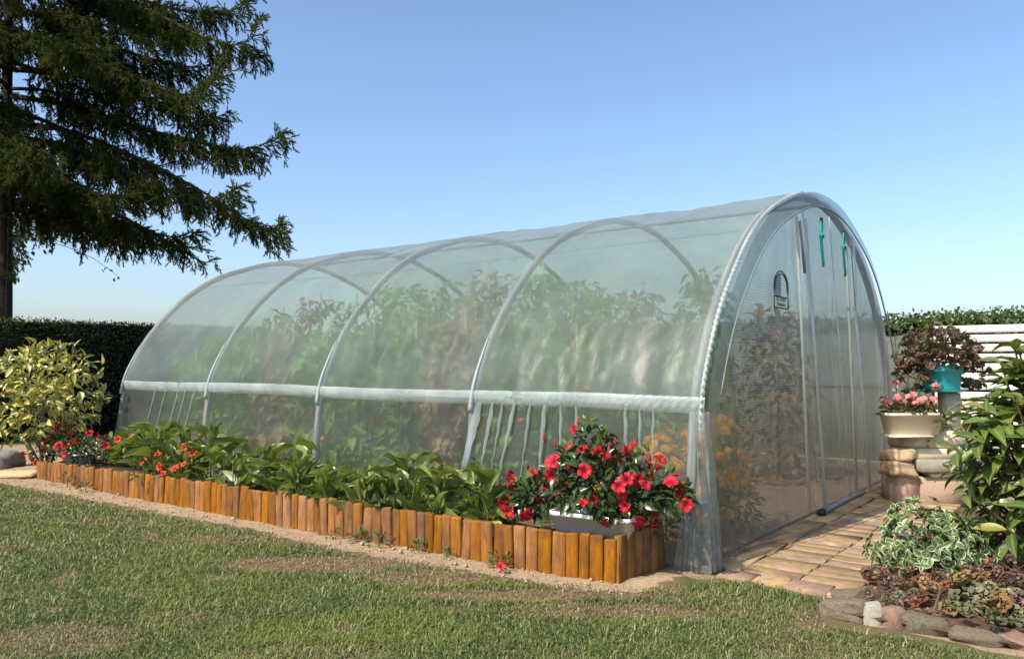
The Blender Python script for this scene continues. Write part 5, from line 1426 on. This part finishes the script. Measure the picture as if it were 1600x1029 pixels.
# kerb stones along the front of the side bed
KB = [(1.86, 4.47, .26, .20, .13, 'kerb'), (1.955, 4.345, .10, .10, .15, 'kerb_white'), (2.045, 4.285, .12, .12, .14, 'kerb_red'), (2.17, 4.21, .24, .16, .11, 'kerb'), (2.36, 4.07, .26, .2, .08, 'kerb'), (2.55, 3.95, .24, .2, .08, 'kerb_red'), (2.75, 3.86, .26, .2, .08, 'kerb'), (2.07, 4.50, .32, .26, .07, 'kerb'), (2.30, 4.40, .28, .2, .06, 'kerb_red'), (2.06, 4.80, .30, .26, .05, 'kerb'), (2.30, 4.66, .22, .18, .05, 'kerb_red')]
KL = ['mossy grey kerb stone at the left end of the side bed', 'pale white kerb stone beside the mossy one at the lawn edge', 'small reddish kerb stone right of the pale one', 'grey kerb stone right of the small reddish stone', 'low grey kerb stone below the coral bells', 'reddish kerb stone at the bottom edge of the picture', 'grey kerb stone at the bottom right', 'flat mossy stone just behind the pale kerb stone', 'flat reddish stone in the side bed behind the kerb', 'flat stone at the near end of the path', 'small flat stone below the variegated shrub']
for i, (x, y, sx, sy, h, m) in enumerate(KB):
    rock('kerb_stone', KL[i], 'stone', (x, y, h * .16), (sx * .92, sy * .9, h * .95), m, 400 + i, 'kerb stones of the side bed', rotz=-.62 + .5 * math.sin(i * 2.3))
qk = np.random.default_rng(91)
for i in range(16):
    f = qk.random(); x = 1.80 + f * .95 + qk.normal(0, .05); y = 4.52 - f * .62 + qk.normal(0, .09) + .05
    rock('kerb_chip', 'small rough stone lying among the kerb stones of the side bed', 'stone', (x, y, .02), (qk.uniform(.04, .10), qk.uniform(.04, .08), qk.uniform(.03, .06)), ['kerb', 'kerb_red', 'kerb_white', 'kerb'][i % 4], 600 + i, 'small stones among the kerb stones', rotz=qk.uniform(0, 3), sub=2)
for i, (p0, p1, p2, lab) in enumerate([((2.20, 4.18, .10), (2.30, 4.30, .17), (2.42, 4.48, .15), 'thin curved twig leaning over the kerb stones'), ((2.75, 4.75, .14), (2.95, 4.66, .17), (3.15, 4.52, .12), 'thin dry twig lying across the coral bells')]):
    V, F = tube(spline([p0, p1, p2], 6)[0], .006, 6); tag(link('dry_twig', build('dry_twig', V, F, M['twig'], smooth=True)), lab, 'twig')

def litter():
    q = np.random.default_rng(77); n = 420; mb = MB()
    v = q.uniform(-.40, 2.4, n); u = -1.10 - q.random(n) ** 1.3 * 1.3
    P = C0 + VV * v[:, None] + UU * u[:, None]; P[:, 2] = .062 + q.uniform(0, .04, n)
    scatter(mb, leaf(3, 1, 1, .6, fold=.3, bend=.3), P, nrm(q.normal(0, 1, (n, 3)) * [1, 1, .3]), nrm(q.normal(0, .5, (n, 3)) + [0, 0, 1]), q.uniform(.015, .05, n), q.random(n))
    tag(link('leaf_litter', mb.mesh('leaf_litter', leaf_mat('dead_leaf', (.10, .055, .035), (.34, .22, .14), .1, .8))), 'dry brown leaf litter on the soil of the side bed', 'litter', kind='stuff')
litter()

ground_cover('dark brown coral bells just behind the kerb stones', (2.42, 4.62, .05), .22, 26, heu_leaf, 208, .06, h=.10)
ground_cover('grey green round-leaved coral bells at the bottom edge beside the twig', (2.45, 4.15, .06), .22, 14, heu_gl + heu_ol, 209, .095, h=.10)
ground_cover('dark coral bells with rusty leaves at the bottom right corner', (2.80, 4.15, .05), .26, 30, heu_leaf + heu_rl + heu_gl, 210, .085, h=.14)

ground_cover('low grey green coral bells overhanging the left kerb stones', (2.18, 4.48, .05), .20, 16, heu_gl + heu_leaf, 211, .07, h=.09)
ground_cover('low brown coral bells at the foot of the variegated shrub', (2.36, 4.86, .05), .22, 24, heu_leaf + heu_rl, 212, .065, h=.10)
ground_cover('olive and amber coral bells behind the bottom kerb stones', (2.66, 4.06, .05), .20, 16, heu_ol + heu_gl, 213, .09, h=.12)
